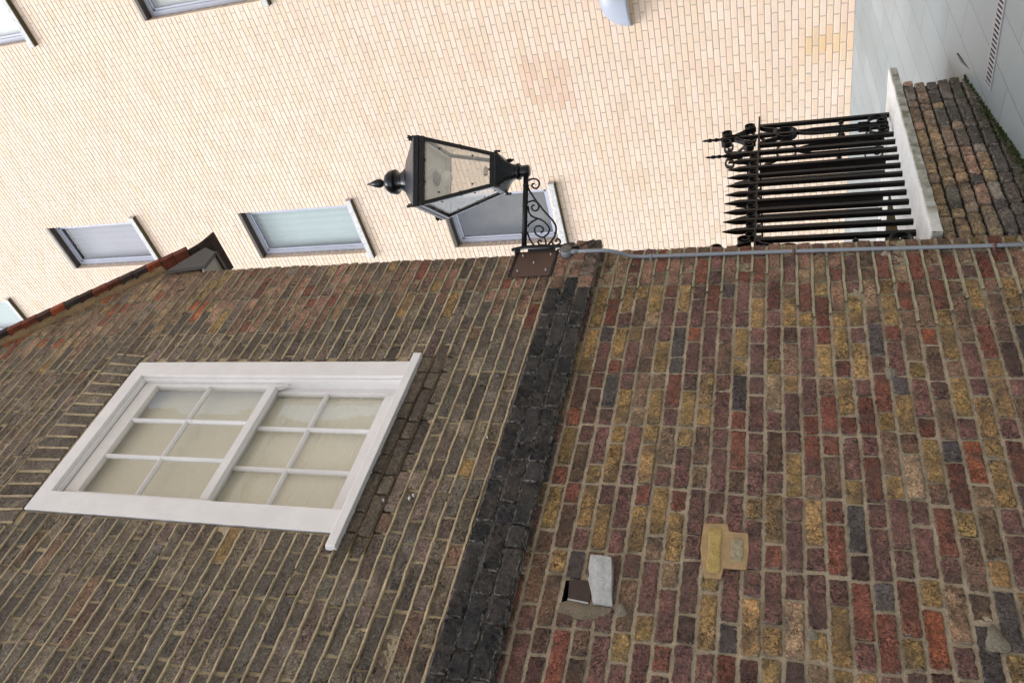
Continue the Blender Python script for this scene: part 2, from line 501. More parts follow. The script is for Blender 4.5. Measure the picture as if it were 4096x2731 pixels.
def add_brick(mb, tw, x0, x1, z0, z1, col, dout=0.0, rough=0.003, rad=0.006, depth=0.022, wob=0.0035, step=0.032, edge=0.006):
    """one weathered brick face on a wall; tw(u, v, d) maps wall coordinates to the world, d outward"""
    L, H = x1 - x0, z1 - z0
    nx = max(2, int(L / step))
    e = edge
    e2 = e * 0.35
    nv = 1 if step > 0.03 else max(2, int(H / step))
    rough = rough * RNG.uniform(0.35, 1.9)
    spall = RNG.random() < 0.22 and step < 0.03
    sp = (RNG.uniform(0, 1), RNG.uniform(0, 1), RNG.uniform(0.15, 0.4), RNG.uniform(0.0015, 0.0034))
    us = [0.0, e2 / L, e / L] + [i / nx for i in range(1, nx)] + [1 - e / L, 1 - e2 / L, 1.0]
    vs = [0.0, e2 / H, e / H] + ([0.5] if nv < 2 else [i / nv for i in range(1, nv)]) + [1 - e / H, 1 - e2 / H, 1.0]
    us, vs = sorted(us), sorted(vs)
    s1, s2, s3 = RNG.uniform(0, 9, 3)
    tx, tz = RNG.normal(0, 0.0016, 2)
    fr = RNG.uniform(20, 60)
    chip = RNG.uniform(0.0006, 0.0022) if step < 0.03 else 0.0005
    x0 += RNG.uniform(0, 0.0025); x1 -= RNG.uniform(0, 0.0025)
    za_, zb_ = z0 + RNG.uniform(0, 0.0022), z1 - RNG.uniform(0, 0.0022)
    z0, z1, L, H = za_, zb_, x1 - x0, zb_ - za_
    nU, nV = len(us), len(vs)
    verts, cols = [], []
    for j, b in enumerate(vs):
        for i, a in enumerate(us):
            x, z = x0 + a * L, z0 + b * H
            border = i in (0, nU - 1) or j in (0, nV - 1)
            cx = -1 if i <= 1 else (1 if i >= nU - 2 else 0)
            cz = -1 if j <= 1 else (1 if j >= nV - 2 else 0)
            if cx and cz:
                k = rad * RNG.uniform(0.1, 0.75)
                x -= cx * k; z -= cz * k
            dx = wob * 0.6 * math.sin(fr * 1.3 * z + s1) * (1 if a > 0.5 else 0.8) + RNG.normal(0, chip)
            dz = wob * (0.35 * math.sin(fr * x + s2) + 0.4 * math.sin(3.1 * fr * x + s3)) + RNG.normal(0, chip * 1.1)
            if b > 0.5: dz = -dz * 0.9 + 0.0006
            x += dx * (abs(a - 0.5) * 2) ** 2
            z += dz * (abs(b - 0.5) * 2) ** 2
            d = dout + tx * (a - 0.5) * 2 + tz * (b - 0.5) * 2
            if border: d -= rad * 0.9
            elif i in (1, nU - 2) or j in (1, nV - 2): d -= rad * 0.22
            else:
                d += RNG.normal(0, rough)
                if spall:
                    q = ((a - sp[0]) / sp[2]) ** 2 * 0.5 + ((b - sp[1]) / (sp[2] * 2)) ** 2
                    if q < 1: d -= sp[3] * (1 - q)
            verts.append(tw(x, z, d))
            cols.append((*col[:3], 1.0 if (border or i in (1, nU - 2) or j in (1, nV - 2)) else 0.0))
    faces = []
    for j in range(nV - 1):
        for i in range(nU - 1):
            a = j * nU + i
            faces.append((a, a + 1, a + nU + 1, a + nU))
    ring = [i for i in range(nU)] + [j * nU + nU - 1 for j in range(1, nV)] + \
           [(nV - 1) * nU + i for i in range(nU - 2, -1, -1)] + [j * nU for j in range(nV - 2, 0, -1)]
    n0 = len(verts)
    # side skirt going back into the mortar
    c0 = ((x0 + x1) / 2, (z0 + z1) / 2)
    for r in ring:
        j, i = divmod(r, nU)
        x, z = x0 + us[i] * L, z0 + vs[j] * H
        verts.append(tw(x, z, dout - depth))
        cols.append((*col[:3], 1.0))
    m = len(ring)
    for k in range(m):
        a, b = ring[k], ring[(k + 1) % m]
        faces.append((a, n0 + k, n0 + (k + 1) % m, b))
    n_ = len(mb.col)
    mb.add(verts, faces, 0, col, smooth=True)
    mb.col[n_:] = cols


def jitter(c, k=0.12):
    g = 1 + RNG.normal(0, k)
    return tuple(max(0.004, ch * g * (1 + RNG.normal(0, min(0.018, k * 0.5)))) for ch in c)


# palettes (albedos)
PLUM = lin(118, 85, 77, 1.28); RED = lin(132, 82, 67, 1.2); OCHRE = lin(158, 128, 84, 1.2); ORANGE = lin(164, 98, 68, 1.05)
BLUE = lin(94, 86, 84, 1.12); BROWN = lin(128, 101, 82, 1.2); TAN = lin(160, 132, 104, 1.12); PINK = lin(160, 122, 102, 1.12)
SOOTY = lin(110, 99, 85, 1.38); SOOTB = lin(98, 90, 80, 1.38); SOOTG = lin(118, 106, 90, 1.38); SOOTP = lin(114, 98, 87, 1.38)


def pick(opts):
    r = RNG.random() * sum(w for _, w in opts)
    for c, w in opts:
        r -= w
        if r <= 0: return c
    return opts[-1][0]


def quoin_edge(z):
    """ragged border between the cleaned, rebuilt corner and the old wall"""
    b = 3.30 + 0.10 * math.sin(1.3 * z + 0.6) + 0.10 * math.sin(3.7 * z) + 0.05 * math.sin(11 * z)
    if z > 3.5: b -= 0.12 * (z - 3.5) * 2
    return b


def old_colour(x, z):
    if z > 1.2:
        if x > quoin_edge(z) + RNG.normal(0, 0.05):
            c = pick([(BROWN, 3), (PINK, 3), (TAN, 2.2), (RED, 0.7), (SOOTP, 1.4), (OCHRE, 0.6)])
            if z > 3.6 and x < 3.7: c = pick([(c, 1.6), (ORANGE, 0.5), (TAN, 0.8)])
            return jitter(c, 0.13)
        c = pick([(SOOTY, 4), (SOOTB, 3), (SOOTG, 2.2), (SOOTP, 2), (BROWN, 0.35), (OCHRE, 0.12), (RED, 0.05)])
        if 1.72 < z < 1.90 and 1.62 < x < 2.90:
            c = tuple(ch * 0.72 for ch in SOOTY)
        return jitter(c, 0.16)
    if x > quoin_edge(z) - 0.08 + RNG.normal(0, 0.06):
        return jitter(pick([(BROWN, 3), (PINK, 1.8), (TAN, 1.6), (RED, 2.0), (PLUM, 2), (OCHRE, 0.8)]), 0.14)
    return jitter(pick([(PLUM, 4.3), (RED, 1.7), (OCHRE, 2.7), (TAN, 0.6), (BLUE, 0.55), (BROWN, 1.6), (ORANGE, 0.36)]), 0.14)


MORT_UP = lin(192, 173, 142, 1.12); MORT_LO = lin(188, 170, 146, 1.22); MORT_Q = lin(172, 161, 134, 1.1)


def mortar_colour(x, z):
    if z > 1.2:
        c = MORT_Q if x > quoin_edge(z) else MORT_UP
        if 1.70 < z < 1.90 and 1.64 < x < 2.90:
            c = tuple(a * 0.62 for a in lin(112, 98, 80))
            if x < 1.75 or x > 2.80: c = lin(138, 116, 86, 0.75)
        return c
    return MORT_Q if x > quoin_edge(z) - 0.08 else MORT_LO


YA = 2.75                                    # face of the old wall


def twA(x, z, d): return (x, YA - d, z)


def edgeA(z):
    """right-hand end of the old wall, slightly out of plumb"""
    return 3.782 if z > 0.9 else 3.782 - 0.02 * (0.9 - z)


WIN = (1.735, 2.85, 1.885, 3.81)              # sash window opening
ARCH = (1.66, 2.90, 3.81, 4.045)             # soldier arch above it
BAND = (-9, 9, 1.03, 1.29)                   # string course
HOLE = (1.508, 1.612, 0.728, 0.836)
PATCH = (1.68, 1.90, 0.15, 0.315)


def verge_z(x): return 4.246 + (3.80 - x) * 1.149


old = empty('old_brick_house', (3.0, 3.4, -1.6), 'dark stock brick house with a white sash window and a tiled gable verge', 'house')

mb = MB()
course = 0.0749
z = -2.0
k = 0
while z < 6.4:
    z0, z1 = z + 0.005, z + course - 0.005
    zc = (z0 + z1) / 2
    xr = edgeA(zc)
    # Flemish bond from the corner to the left
    x = xr
    hdr = (k % 2 == 0)
    first = True
    while x > -1.6:
        L = 0.1025 if hdr else 0.215
        if first and hdr: L = 0.1025
        L += RNG.normal(0, 0.004)
        x0, x1 = x - L, x
        x = x0 - 0.010 - abs(RNG.normal(0, 0.0018))
        hdr = not hdr
        first = False
        xc = (x0 + x1) / 2
        xlim = 3.80 - (zc - 4.246 - 0.012) / 1.149
        if x0 > xlim - 0.03: continue
        if x1 > xlim: x1 = xlim
        if z0 > BAND[2] - 0.022 and z0 < BAND[3] - 0.012: continue
        pieces = [(x0, x1)]
        for (a, b, c, d) in (WIN, ARCH, HOLE):
            if zc < c - 0.012 or zc > d + 0.012: continue
            q = []
            for (p0, p1) in pieces:
                if p1 <= a or p0 >= b: q.append((p0, p1)); continue
                if p0 < a - 0.035: q.append((p0, a - 0.006))
                if p1 > b + 0.035: q.append((b + 0.006, p1))
            pieces = q
        for (p0, p1) in pieces:
            if p1 - p0 < 0.03: continue
            w = 0.0055 * wave((p0 + p1) / 2, zc, 1.0)
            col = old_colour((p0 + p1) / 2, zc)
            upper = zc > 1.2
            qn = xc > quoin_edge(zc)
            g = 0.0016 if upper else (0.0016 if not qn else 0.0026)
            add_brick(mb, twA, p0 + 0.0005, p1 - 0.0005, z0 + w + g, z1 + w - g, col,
                      dout=RNG.normal(0, 0.0018), rough=0.0009 if upper else 0.0014, step=0.0105 if (p1 > 0.7 and -1.4 < zc < 4.9) else 0.04,
                      rad=0.0042 if upper else 0.0046, edge=0.0045)
    z += course
    k += 1
# flat arch of bricks on end
nb = 15
for i in range(nb):
    u0 = ARCH[0] + (ARCH[1] - ARCH[0]) * i / nb
    u1 = ARCH[0] + (ARCH[1] - ARCH[0]) * (i + 1) / nb
    cx = (ARCH[0] + ARCH[1]) / 2

    def twArch(x, z, d, cx=cx):
        return (cx + (x - cx) * (1 + 0.16 * (z - 3.81)), YA - d, z + 0.02 * (1 - ((x - cx) / 0.62) ** 2))
    add_brick(mb, twArch, u0 + 0.0085, u1 - 0.0085, ARCH[2] + 0.004, ARCH[3] + RNG.normal(0, 0.006),
              jitter(pick([(SOOTY, 3), (SOOTB, 3), (SOOTG, 2)]), 0.15), dout=0.003 + RNG.normal(0, 0.001), rad=0.004, edge=0.0045, step=0.0105, rough=0.0009)

# joints between the voussoirs, pointed flush
for i in range(nb + 1):
    u0 = ARCH[0] + (ARCH[1] - ARCH[0]) * i / nb
    vs, fs = [], []
    for j in range(9):
        zz = ARCH[2] + (ARCH[3] - ARCH[2]) * j / 8
        for sg, dd in ((-1, -0.008), (-0.8, 0.0015), (0.8, 0.003), (1, -0.008)):
            vs.append(twArch(u0 + sg * 0.0085 + RNG.normal(0, 0.0006), zz, dd + RNG.normal(0, 0.0004)))
    for j in range(8):
        for q in range(3):
            a = 4 * j + q
            fs.append((a, a + 1, a + 5, a + 4))
    mb.add(vs, fs, 1, MORT_UP)
# mortar bed: one sheet with a hole for the window, a little recessed and uneven
gx = sorted(set([round(v, 4) for v in np.arange(-1.6, 3.775, 0.016)] + [WIN[0], WIN[1], HOLE[0], HOLE[1]]))
gz = sorted(set([round(v, 4) for v in np.arange(-2.0, 6.4, 0.016)] + [WIN[2], WIN[3], HOLE[2], HOLE[3]]))
NX, NZ = len(gx), len(gz)
V = []
cols = []
for zv in gz:
    e = edgeA(zv)
    for xv in gx:
        xx = min(xv, e - 0.004)
        if zv > 1.2: dep = 0.0076 if xx < quoin_edge(zv) else 0.0068
        else: dep = 0.0080 if xx < quoin_edge(zv) else 0.0058
        n = wave(xx * 9, zv * 9, 3.3) * 0.0016 + random.gauss(0, 0.0008)
        V.append((xx, YA + dep + n, zv))
        cols.append(mortar_colour(xx, zv))
F = []
for j in range(NZ - 1):
    zc = (gz[j] + gz[j + 1]) / 2
    for i in range(NX - 1):
        xc = (gx[i] + gx[i + 1]) / 2
        if WIN[0] < xc < WIN[1] and WIN[2] < zc < WIN[3]: continue
        if HOLE[0] < xc < HOLE[1] and HOLE[2] < zc < HOLE[3]: continue
        if zc > verge_z(xc) + 0.02: continue
        a = j * NX + i
        F.append((a, a + 1, a + NX + 1, a + NX))
n0 = len(mb.v)
mb.v.extend(V); mb.col.extend(cols)
mb.f.extend([tuple(q + n0 for q in f) for f in F]); mb.m.extend([1] * len(F)); mb.smooth.extend([True] * len(F))

# struck bed joints: ribbons of mortar standing proud over the lower brick (upper wall and rebuilt corner)
z = -2.0
while z < 6.3:
    zj = z
    xs = np.arange(-1.6, 3.77, 0.022)
    run = []

    def flush(run):
        if len(run) < 3: return
        vs, cs, fs = [], [], []
        for (xv, zz, pr, hh) in run:
            vs += [(xv, YA + 0.009, zz + 0.0075), (xv, YA - pr * 0.3, zz + 0.0055), (xv, YA - pr, zz - hh + 0.001), (xv, YA + 0.004, zz - hh - 0.002)]
            cs += [mortar_colour(xv, zz)] * 4
        for i in range(len(run) - 1):
            for q in range(3):
                a = 4 * i + q
                fs.append((a, a + 1, a + 5, a + 4))
        m0 = len(mb.v)
        mb.v.extend(vs); mb.col.extend(cs)
        mb.f.extend([tuple(q + m0 for q in f) for f in fs]); mb.m.extend([1] * len(fs)); mb.smooth.extend([False] * len(fs))
    for xv in xs:
        ok = zj < verge_z(xv) - 0.06 and not (BAND[2] - 0.03 < zj < BAND[3] + 0.0) and xv < edgeA(zj) - 0.003
        if WIN[0] - 0.01 < xv < WIN[1] + 0.01 and WIN[2] - 0.03 < zj < WIN[3] + 0.03: ok = False
        if ARCH[0] - 0.02 < xv < ARCH[1] + 0.02 and ARCH[2] - 0.01 < zj < ARCH[3] - 0.01: ok = False
        if zj < 1.2 and xv < quoin_edge(zj) - 0.02 + 0.08 * math.sin(zj * 13): ok = False
        # worn gaps
        if wave(xv * 3.1, zj * 7.7, 5.0) > 0.86: ok = False
        if ok:
            w = 0.0055 * wave(xv, zj, 1.0) + 0.0010 * math.sin(37 * xv + 5 * zj * 9) + random.gauss(0, 0.0009)
            pr = 0.0050 + 0.0030 * wave(xv * 4, zj * 5, 2.0) + random.gauss(0, 0.0008)
            hh = 0.0068 + 0.0026 * wave(xv * 5, zj * 3, 4.0)
            run.append((xv, zj + w, max(0.001, pr), hh))
        else:
            flush(run); run = []
    flush(run)
    z += course
# mortar fillet under the verge tiles
vs, fs, cs = [], [], []
pts = [2.0 + i * 0.04 for i in range(46)]
for i, xv in enumerate(pts):
    zz = verge_z(xv)
    t = 0.004 + 0.006 * wave(xv * 5, 1, 2.2)
    vs += [(xv, YA + 0.02, zz - t - 0.010), (xv, YA - 0.008, zz - t - 0.006 + 0.002 * math.sin(31 * xv)), (xv, YA - 0.045, zz + 0.010), (xv, YA + 0.02, zz + 0.06)]
    cs += [lin(170, 140, 104, 0.9)] * 4
for i in range(len(pts) - 1):
    for q in range(3):
        a = 4 * i + q
        fs.append((a, a + 4, a + 5, a + 1))
n0 = len(mb.v)
mb.v.extend(vs); mb.col.extend(cs)
mb.f.extend([tuple(q + n0 for q in f) for f in fs]); mb.m.extend([1] * len(fs)); mb.smooth.extend([True] * len(fs))
# smear of mortar beside the hole
vs, fs = [], []
for j in range(7):
    for i in range(5):
        a, b = i / 4, j / 6
        xx = 1.455 + a * 0.06 + 0.008 * math.sin(9 * b + a)
        zz = 0.64 + b * 0.20 + 0.006 * math.sin(7 * a)
        dd = 0.010 - 0.010 * (abs(a - .5) * 2) ** 2 - 0.006 * (abs(b - .5) * 2) ** 4 + random.gauss(0, .0012)
        vs.append((xx, YA - dd, zz))
for j in range(6):
    for i in range(4):
        a = j * 5 + i
        fs.append((a, a + 1, a + 6, a + 5))
mb.add(vs, fs, 1, lin(150, 136, 116, 0.95), True)
for (bx, bz, br) in ((1.483, -0.07, 0.028), (1.526, -0.637, 0.05), (2.769, -0.433, 0.04), (1.50, 0.60, 0.03), (3.642, -0.487, 0.03)):
    vs, fs = [(bx, YA - 0.012, bz)], []
    for r_, dd in ((0.6, 0.010), (1.0, -0.002)):
        for q in range(12):
            an = 2 * PI * q / 12
            rr = br * r_ * (1 + 0.25 * math.sin(3 * an + bx * 9))
            vs.append((bx + rr * math.cos(an), YA - dd, bz + rr * math.sin(an) * 0.7))
    for q in range(12):
        fs.append((0, 1 + q, 1 + (q + 1) % 12))
        fs.append((1 + q, 13 + q, 13 + (q + 1) % 12, 1 + (q + 1) % 12))
    mb.add(vs, fs, 1, lin(164, 154, 136, 0.9), True)
# rest of the shell: end wall, window reveals, pocket of the hole
mb.box((3.70, YA + 0.02, -2.0), (3.765, 6.2, 4.2), 1, MORT_Q)
mb.box((WIN[0] - 0.05, YA + 0.012, WIN[2] - 0.05), (WIN[0], YA + 0.20, WIN[3] + 0.05), 1, MORT_UP)
mb.box((WIN[1], YA + 0.012, WIN[2] - 0.05), (WIN[1] + 0.05, YA + 0.20, WIN[3] + 0.05), 1, MORT_UP)
mb.box((WIN[0], YA + 0.012, WIN[3]), (WIN[1], YA + 0.20, WIN[3] + 0.05), 1, MORT_UP)
mb.box((WIN[0], YA + 0.012, WIN[2] - 0.06), (WIN[1], YA + 0.20, WIN[2] - 0.012), 1, MORT_UP)
twE = lambda u, v, d: (3.772 + d, u, v)
for kk in range(int((4.1 + 2.0) / course)):
    zb_ = -2.0 + kk * course
    y_ = 2.768 - (0.112 if kk % 2 else 0.0)
    hd = bool(kk % 2)
    while y_ < 6.1:
        L_ = 0.1025 if hd else 0.215
        hd = not hd
        a_ = max(y_, 2.762)
        if y_ + L_ - a_ > 0.03: add_brick(mb, twE, a_, y_ + L_, zb_ + 0.006, zb_ + course - 0.006, jitter(pick([(BROWN, 3), (RED, 2), (SOOTP, 2), (PLUM, 2), (TAN, 1)]), 0.15), step=0.05)
        y_ += L_ + 0.010
hx0, hx1, hz0, hz1 = HOLE
dk = (0.03, 0.026, 0.022)
mb.add([(hx0, YA + .007, hz0), (hx1, YA + .007, hz0), (hx1, YA + .007, hz1), (hx0, YA + .007, hz1),
        (hx0, YA + .12, hz0), (hx1, YA + .12, hz0), (hx1, YA + .12, hz1), (hx0, YA + .12, hz1)],
       [(0, 1, 5, 4), (1, 2, 6, 5), (2, 3, 7, 6), (3, 0, 4, 7), (4, 5, 6, 7)], 1, dk)
mb.build('wall', [M_OLD, M_MOR], old)

# string course: three oversailing courses, black with soot
mb = MB()
YB = 2.682


def twB(x, z, d): return (x, YB - d, z)


def band_col(x, zc):
    lim = 3.28 if zc > 1.17 else (3.40 if zc > 1.10 else 3.36)
    if x > lim: return jitter(pick([(BROWN, 3), (PINK, 2), (SOOTP, 2)]), 0.12)
    return jitter(pick([((0.026, 0.026, 0.027), 5), ((0.037, 0.036, 0.037), 3), ((0.052, 0.047, 0.045), 1)]), 0.15)


for r in range(3):
    z0 = 1.014 + r * 0.0825
    x = 3.80 - (0.0 if r != 1 else 0.004)
    hdr = r % 2 == 0
    while x > -1.6:
        L = (0.105 if hdr else 0.215) + RNG.normal(0, 0.006)
        hdr = not hdr
        w = 0.007 * wave((x - L / 2) * 2.2, r * 2.0, 6.0)
        add_brick(mb, twB, x - L, x - 0.001, z0 + w + 0.002, z0 + 0.0775 + w, band_col(x - L / 2, z0 + 0.03),
                  dout=RNG.normal(0, 0.0025) + (0.0 if r else 0.004) - (0.003 if r == 2 else 0), rough=0.0022, step=0.011 if x > 0.9 else 0.04, rad=0.006, depth=0.05, wob=0.0055, edge=0.006)
        x -= L + 0.006 + abs(RNG.normal(0, 0.0025))


def bm_col(x):
    if x > 3.33: return MORT_Q
    g = 0.5 + 0.5 * wave(x * 5, 0, 1.0)
    return (0.09 + 0.10 * g, 0.087 + 0.09 * g, 0.083 + 0.085 * g)


xs = [round(-1.6 + 0.03 * i, 3) for i in range(181)]
xs = [q for q in xs if q < 3.792] + [3.792]
vs, cs, fs = [], [], []
for xv in xs:
    n = 0.003 * wave(xv * 7, 0, 2.0)
    ring = [(YA + 0.03, 1.030 + n), (YB + 0.012 + n, 1.024 + n), (YB + 0.011, 1.08), (YB + 0.011 - n, 1.16), (YB + 0.013, 1.257 + n),
            (YA - 0.022 + 2 * n, 1.272 + n), (YA + 0.008, 1.296 + 3 * n)]
    for q, (yy, zz) in enumerate(ring):
        vs.append((xv, yy, zz))
        cs.append(bm_col(xv) if q < 5 else (lin(112, 102, 92, 0.95) if xv < 3.33 else MORT_Q))
R = 7
for i in range(len(xs) - 1):
    for q in range(R - 1):
        a = i * R + q
        fs.append((a, a + R, a + R + 1, a + 1))
n = (len(xs) - 1) * R
fs.append(tuple(n + q for q in range(R)))
n0 = len(mb.v)
mb.v.extend(vs); mb.col.extend(cs)
mb.f.extend([tuple(q + n0 for q in f) for f in fs]); mb.m.extend([1] * len(fs)); mb.smooth.extend([True] * (len(fs) - 1) + [False])
mb.build('string_course', [M_OLD, M_MOR], old, label='projecting course of soot black bricks')

# odd brick left standing out of the wall, with its broken pocket
mb = MB()
fr = [(1.512, 0.633), (1.560, 0.640), (1.625, 0.646), (1.690, 0.655), (1.694, 0.700), (1.692, 0.738), (1.640, 0.741), (1.612, 0.733), (1.598, 0.737), (1.560, 0.722), (1.514, 0.708)]
fy = lambda x: 2.736 - (x - 1.512) / 0.18 * 0.048
mb.add([(x, fy(x) + RNG.normal(0, 0.0012), zz) for x, zz in fr] + [(x, 2.80, zz) for x, zz in fr] + [(1.60, fy(1.60) - 0.005, 0.690), (1.655, fy(1.655) - 0.003, 0.697), (1.55, fy(1.55) - 0.002, 0.676)],
       [(10, 0, 1, 24), (24, 1, 2, 22), (22, 2, 23), (23, 2, 3), (23, 3, 4), (23, 4, 5), (23, 5, 6), (22, 23, 6), (22, 6, 7, 8), (24, 22, 8, 9), (24, 9, 10)] +
       [(i, 11 + i, 11 + (i + 1) % 11, (i + 1) % 11) for i in range(11)])
mb.build('projecting_brick', M_WHITEBRK, old, bevel=0.003, label='whitish brick sticking out of the wall')
mb = MB()
mb.prism([(1.518, 2.746, 0.724), (1.612, 2.744, 0.724), (1.612, 2.748, 0.820), (1.530, 2.752, 0.812)], (0, 0.02, 0.0))
mb.build('slate_packing', M_PACK, old, bevel=0.002)
mb = MB()
mb.prism([(1.512, 2.742, 0.726), (1.519, 2.742, 0.726), (1.531, 2.748, 0.812), (1.524, 2.748, 0.812)], (0, 0.02, 0))
mb.build('white_edge', M_WHITEBRK, old, bevel=0.002)
# repaired spot: two pale bricks framed in buff mortar
mb = MB()
out = [(1.666, 0.305), (1.668, 0.243), (1.714, 0.236), (1.716, 0.152), (1.800, 0.146), (1.874, 0.151), (1.878, 0.222), (1.914, 0.230), (1.908, 0.322), (1.79, 0.328)]
mb.prism([(x, YA - 0.008, zz) for x, zz in out], (0, 0.012, 0))
mb.build('mortar_patch', M_MPATCH, old, bevel=0.003, label='buff mortar patch')
mb = MB()
twP = lambda x, z, d: (x, YA - 0.0135 - d, z)
add_brick(mb, twP, 1.688, 1.888, 0.246, 0.300, (1, 1, 1), depth=0.01, step=0.011, rough=0.0012)
mb.build('patch_brick', [m_plain('worn_yellow_brick', lin(190, 162, 100, 0.95), 0.8, 0.25, 25, 0.9, 80, bdist=0.012)], old, label='yellow brick set in the mortar patch')
mb = MB()
add_brick(mb, twP, 1.742, 1.848, 0.166, 0.214, (1, 1, 1), depth=0.01, step=0.011, rough=0.0016)
mb.build('patch_brick', [m_plain('worn_grey_brick', lin(172, 160, 130, 0.95), 0.8, 0.3, 30, 0.9, 80, bdist=0.014)], old, label='pale grey half brick set in the mortar patch')

# verge tiles, soffit box and roof slope
mb = MB()
sl = Vector((1, 0, -1.149)).normalized()     # down the slope
nr = Vector((1.149, 0, 1)).normalized()
ap = Vector((3.80, 0, 4.246)) - sl * 3.2
for i in range(34):
    p = ap + sl * (0.1 * i)
    tip = nr * 0.030
    col = pick([(lin(70, 44, 36), 3), (lin(112, 58, 38), 2), (lin(60, 50, 44), 2.4), (lin(128, 62, 36), 0.8)])
    a = (sl * 0.082 + nr * -0.012)
    ex = Vector((0, 1, 0))
    c = p + nr * 0.028 + Vector((0, 2.672 + 0.165, 0))
    mb.obox(c + sl * 0.05, sl * 0.0485 + nr * 0.0065, ex * (0.165 + RNG.normal(0, 0.002)), nr * 0.0200, 0, jitter(col, 0.15))
    mb.obox(c + sl * 0.03 + nr * 0.026, sl * 0.075 + nr * 0.006, ex * 0.163, nr * 0.006, 0, jitter(tuple(q * 0.6 for q in col), 0.15))
# bellcast eaves tiles turning out at the foot
e0 = Vector((3.80, 0, 4.246)) + sl * 0.18
for i, (dx, dz, an) in enumerate(((0.02, 0.035, 42), (0.10, -0.04, 36), (0.18, -0.095, 26), (0.24, -0.118, 14))):
    d = Vector((math.cos(math.radians(an)), 0, -math.sin(math.radians(an))))
    nn = Vector((-d.z, 0, d.x))
    c = e0 + Vector((dx - 0.06, 2.695 + 0.165, dz + 0.05))
    mb.obox(c, d * 0.085, Vector((0, 0.165, 0)), nn * 0.009, 0, jitter(lin(66, 50, 43), 0.15))
mb.build('verge_tiles', M_TILE, old, bevel=0.002, seg=1, label='stepped clay verge tiles')
mb = MB()
rs = Vector((3.98, 0, 4.10))
c0 = rs + nr * 0.02 - sl * 0.30
mb.prism([tuple(c0 + Vector((0, 2.86, 0))), tuple(c0 - sl * 4.0 + Vector((0, 2.86, 0))), tuple(c0 - sl * 4.0 + Vector((0, 6.3, 0))), tuple(c0 + Vector((0, 6.3, 0)))], tuple(nr * 0.03), 0, lin(90, 56, 42))
mb.build('roof_slope', M_TILE, old)
mb = MB()
mb.prism([(3.735, 2.705, 4.165), (3.775, 2.705, 3.862), (3.935, 2.705, 3.862), (4.00, 2.705, 3.99), (3.86, 2.705, 4.09)], (0, 0.025, 0))
mb.build('soffit_end_board', M_ROOFB, old)
mb = MB()
mb.box((3.76, 2.732, 3.875), (3.925, 6.2, 3.89))
mb.build('soffit', m_plain('pale_soffit', lin(190, 182, 166, 0.7), 0.7, 0.08), old)
mb = MB()
mb.box((3.926, 2.71, 3.855), (3.948, 6.2, 4.02))
mb.build('fascia', m_plain('dark_fascia', (0.05, 0.04, 0.035), 0.5, 0.15), old)
# white paint flecks
mb = MB()
for (x, zz, w) in ((1.941, 1.632, 0.022), (1.962, 1.619, 0.014), (1.925, 1.757, 0.012), (2.319, 1.354, 0.008)):
    mb = MB()
    mb.box((x, YA - 0.010, zz), (x + w * 0.6, YA + 0.004, zz + 0.006))
    mb.build('paint_fleck', M_BLIND, old)

# sash window
win = MB()
fx0, fx1, fz0, fz1 = 1.742, 2.846, 1.935, 3.806
ix0, ix1, iz1 = 1.866, 2.733, 3.715
for a, b in (((fx0, YA - 0.004, fz0), (ix0, YA + 0.14, fz1)), ((ix1, YA - 0.004, fz0), (fx1, YA + 0.14, fz1)),
             ((ix0, YA - 0.0055, iz1), (ix1, YA + 0.14, fz1 - 0.002))):
    win.box(a, b)
# inner beads and channel
win.box((ix1 - 0.012, YA + 0.018, fz0), (ix1 - 0.001, YA + 0.048, iz1))
win.box((ix1 - 0.016, YA + 0.100, fz0), (ix1 - 0.001, YA + 0.112, iz1))
win.box((ix0 + 0.001, YA + 0.018, fz0), (ix0 + 0.012, YA + 0.048, iz1))
win.box((ix0, YA + 0.018, iz1 - 0.012), (ix1, YA + 0.046, iz1 - 0.001))
winobj = win.build('sash_window', M_PAINT, old, bevel=0.003)


def sash(name, y, x0, x1, z0, z1, st, top, bot, bars_x, bars_z, parent):
    s = MB()
    t = 0.036
    s.box((x0, y, z0), (x0 + st, y + t, z1))
    s.box((x1 - st, y, z0), (x1, y + t, z1))
    s.box((x0 + st, y - 0.001, z1 - top), (x1 - st, y + t, z1))
    s.box((x0 + st, y - 0.001, z0), (x1 - st, y + t, z0 + bot))
    for bx in bars_x:
        s.prism([(bx - 0.004, y + 0.002, z0 + bot), (bx + 0.004, y + 0.002, z0 + bot), (bx + 0.012, y + 0.016, z0 + bot), (bx + 0.012, y + 0.03, z0 + bot), (bx - 0.012, y + 0.03, z0 + bot), (bx - 0.012, y + 0.016, z0 + bot)], (0, 0, z1 - top - z0 - bot))
    for bz in bars_z:
        s.prism([(x0 + st, y + 0.003, bz - 0.004), (x0 + st, y + 0.003, bz + 0.004), (x0 + st, y + 0.016, bz + 0.012), (x0 + st, y + 0.03, bz + 0.012), (x0 + st, y + 0.03, bz - 0.012), (x0 + st, y + 0.016, bz - 0.012)], (x1 - x0 - 2 * st, 0, 0))
    return s.build(name, M_PAINT, parent, bevel=0.0018, seg=1)


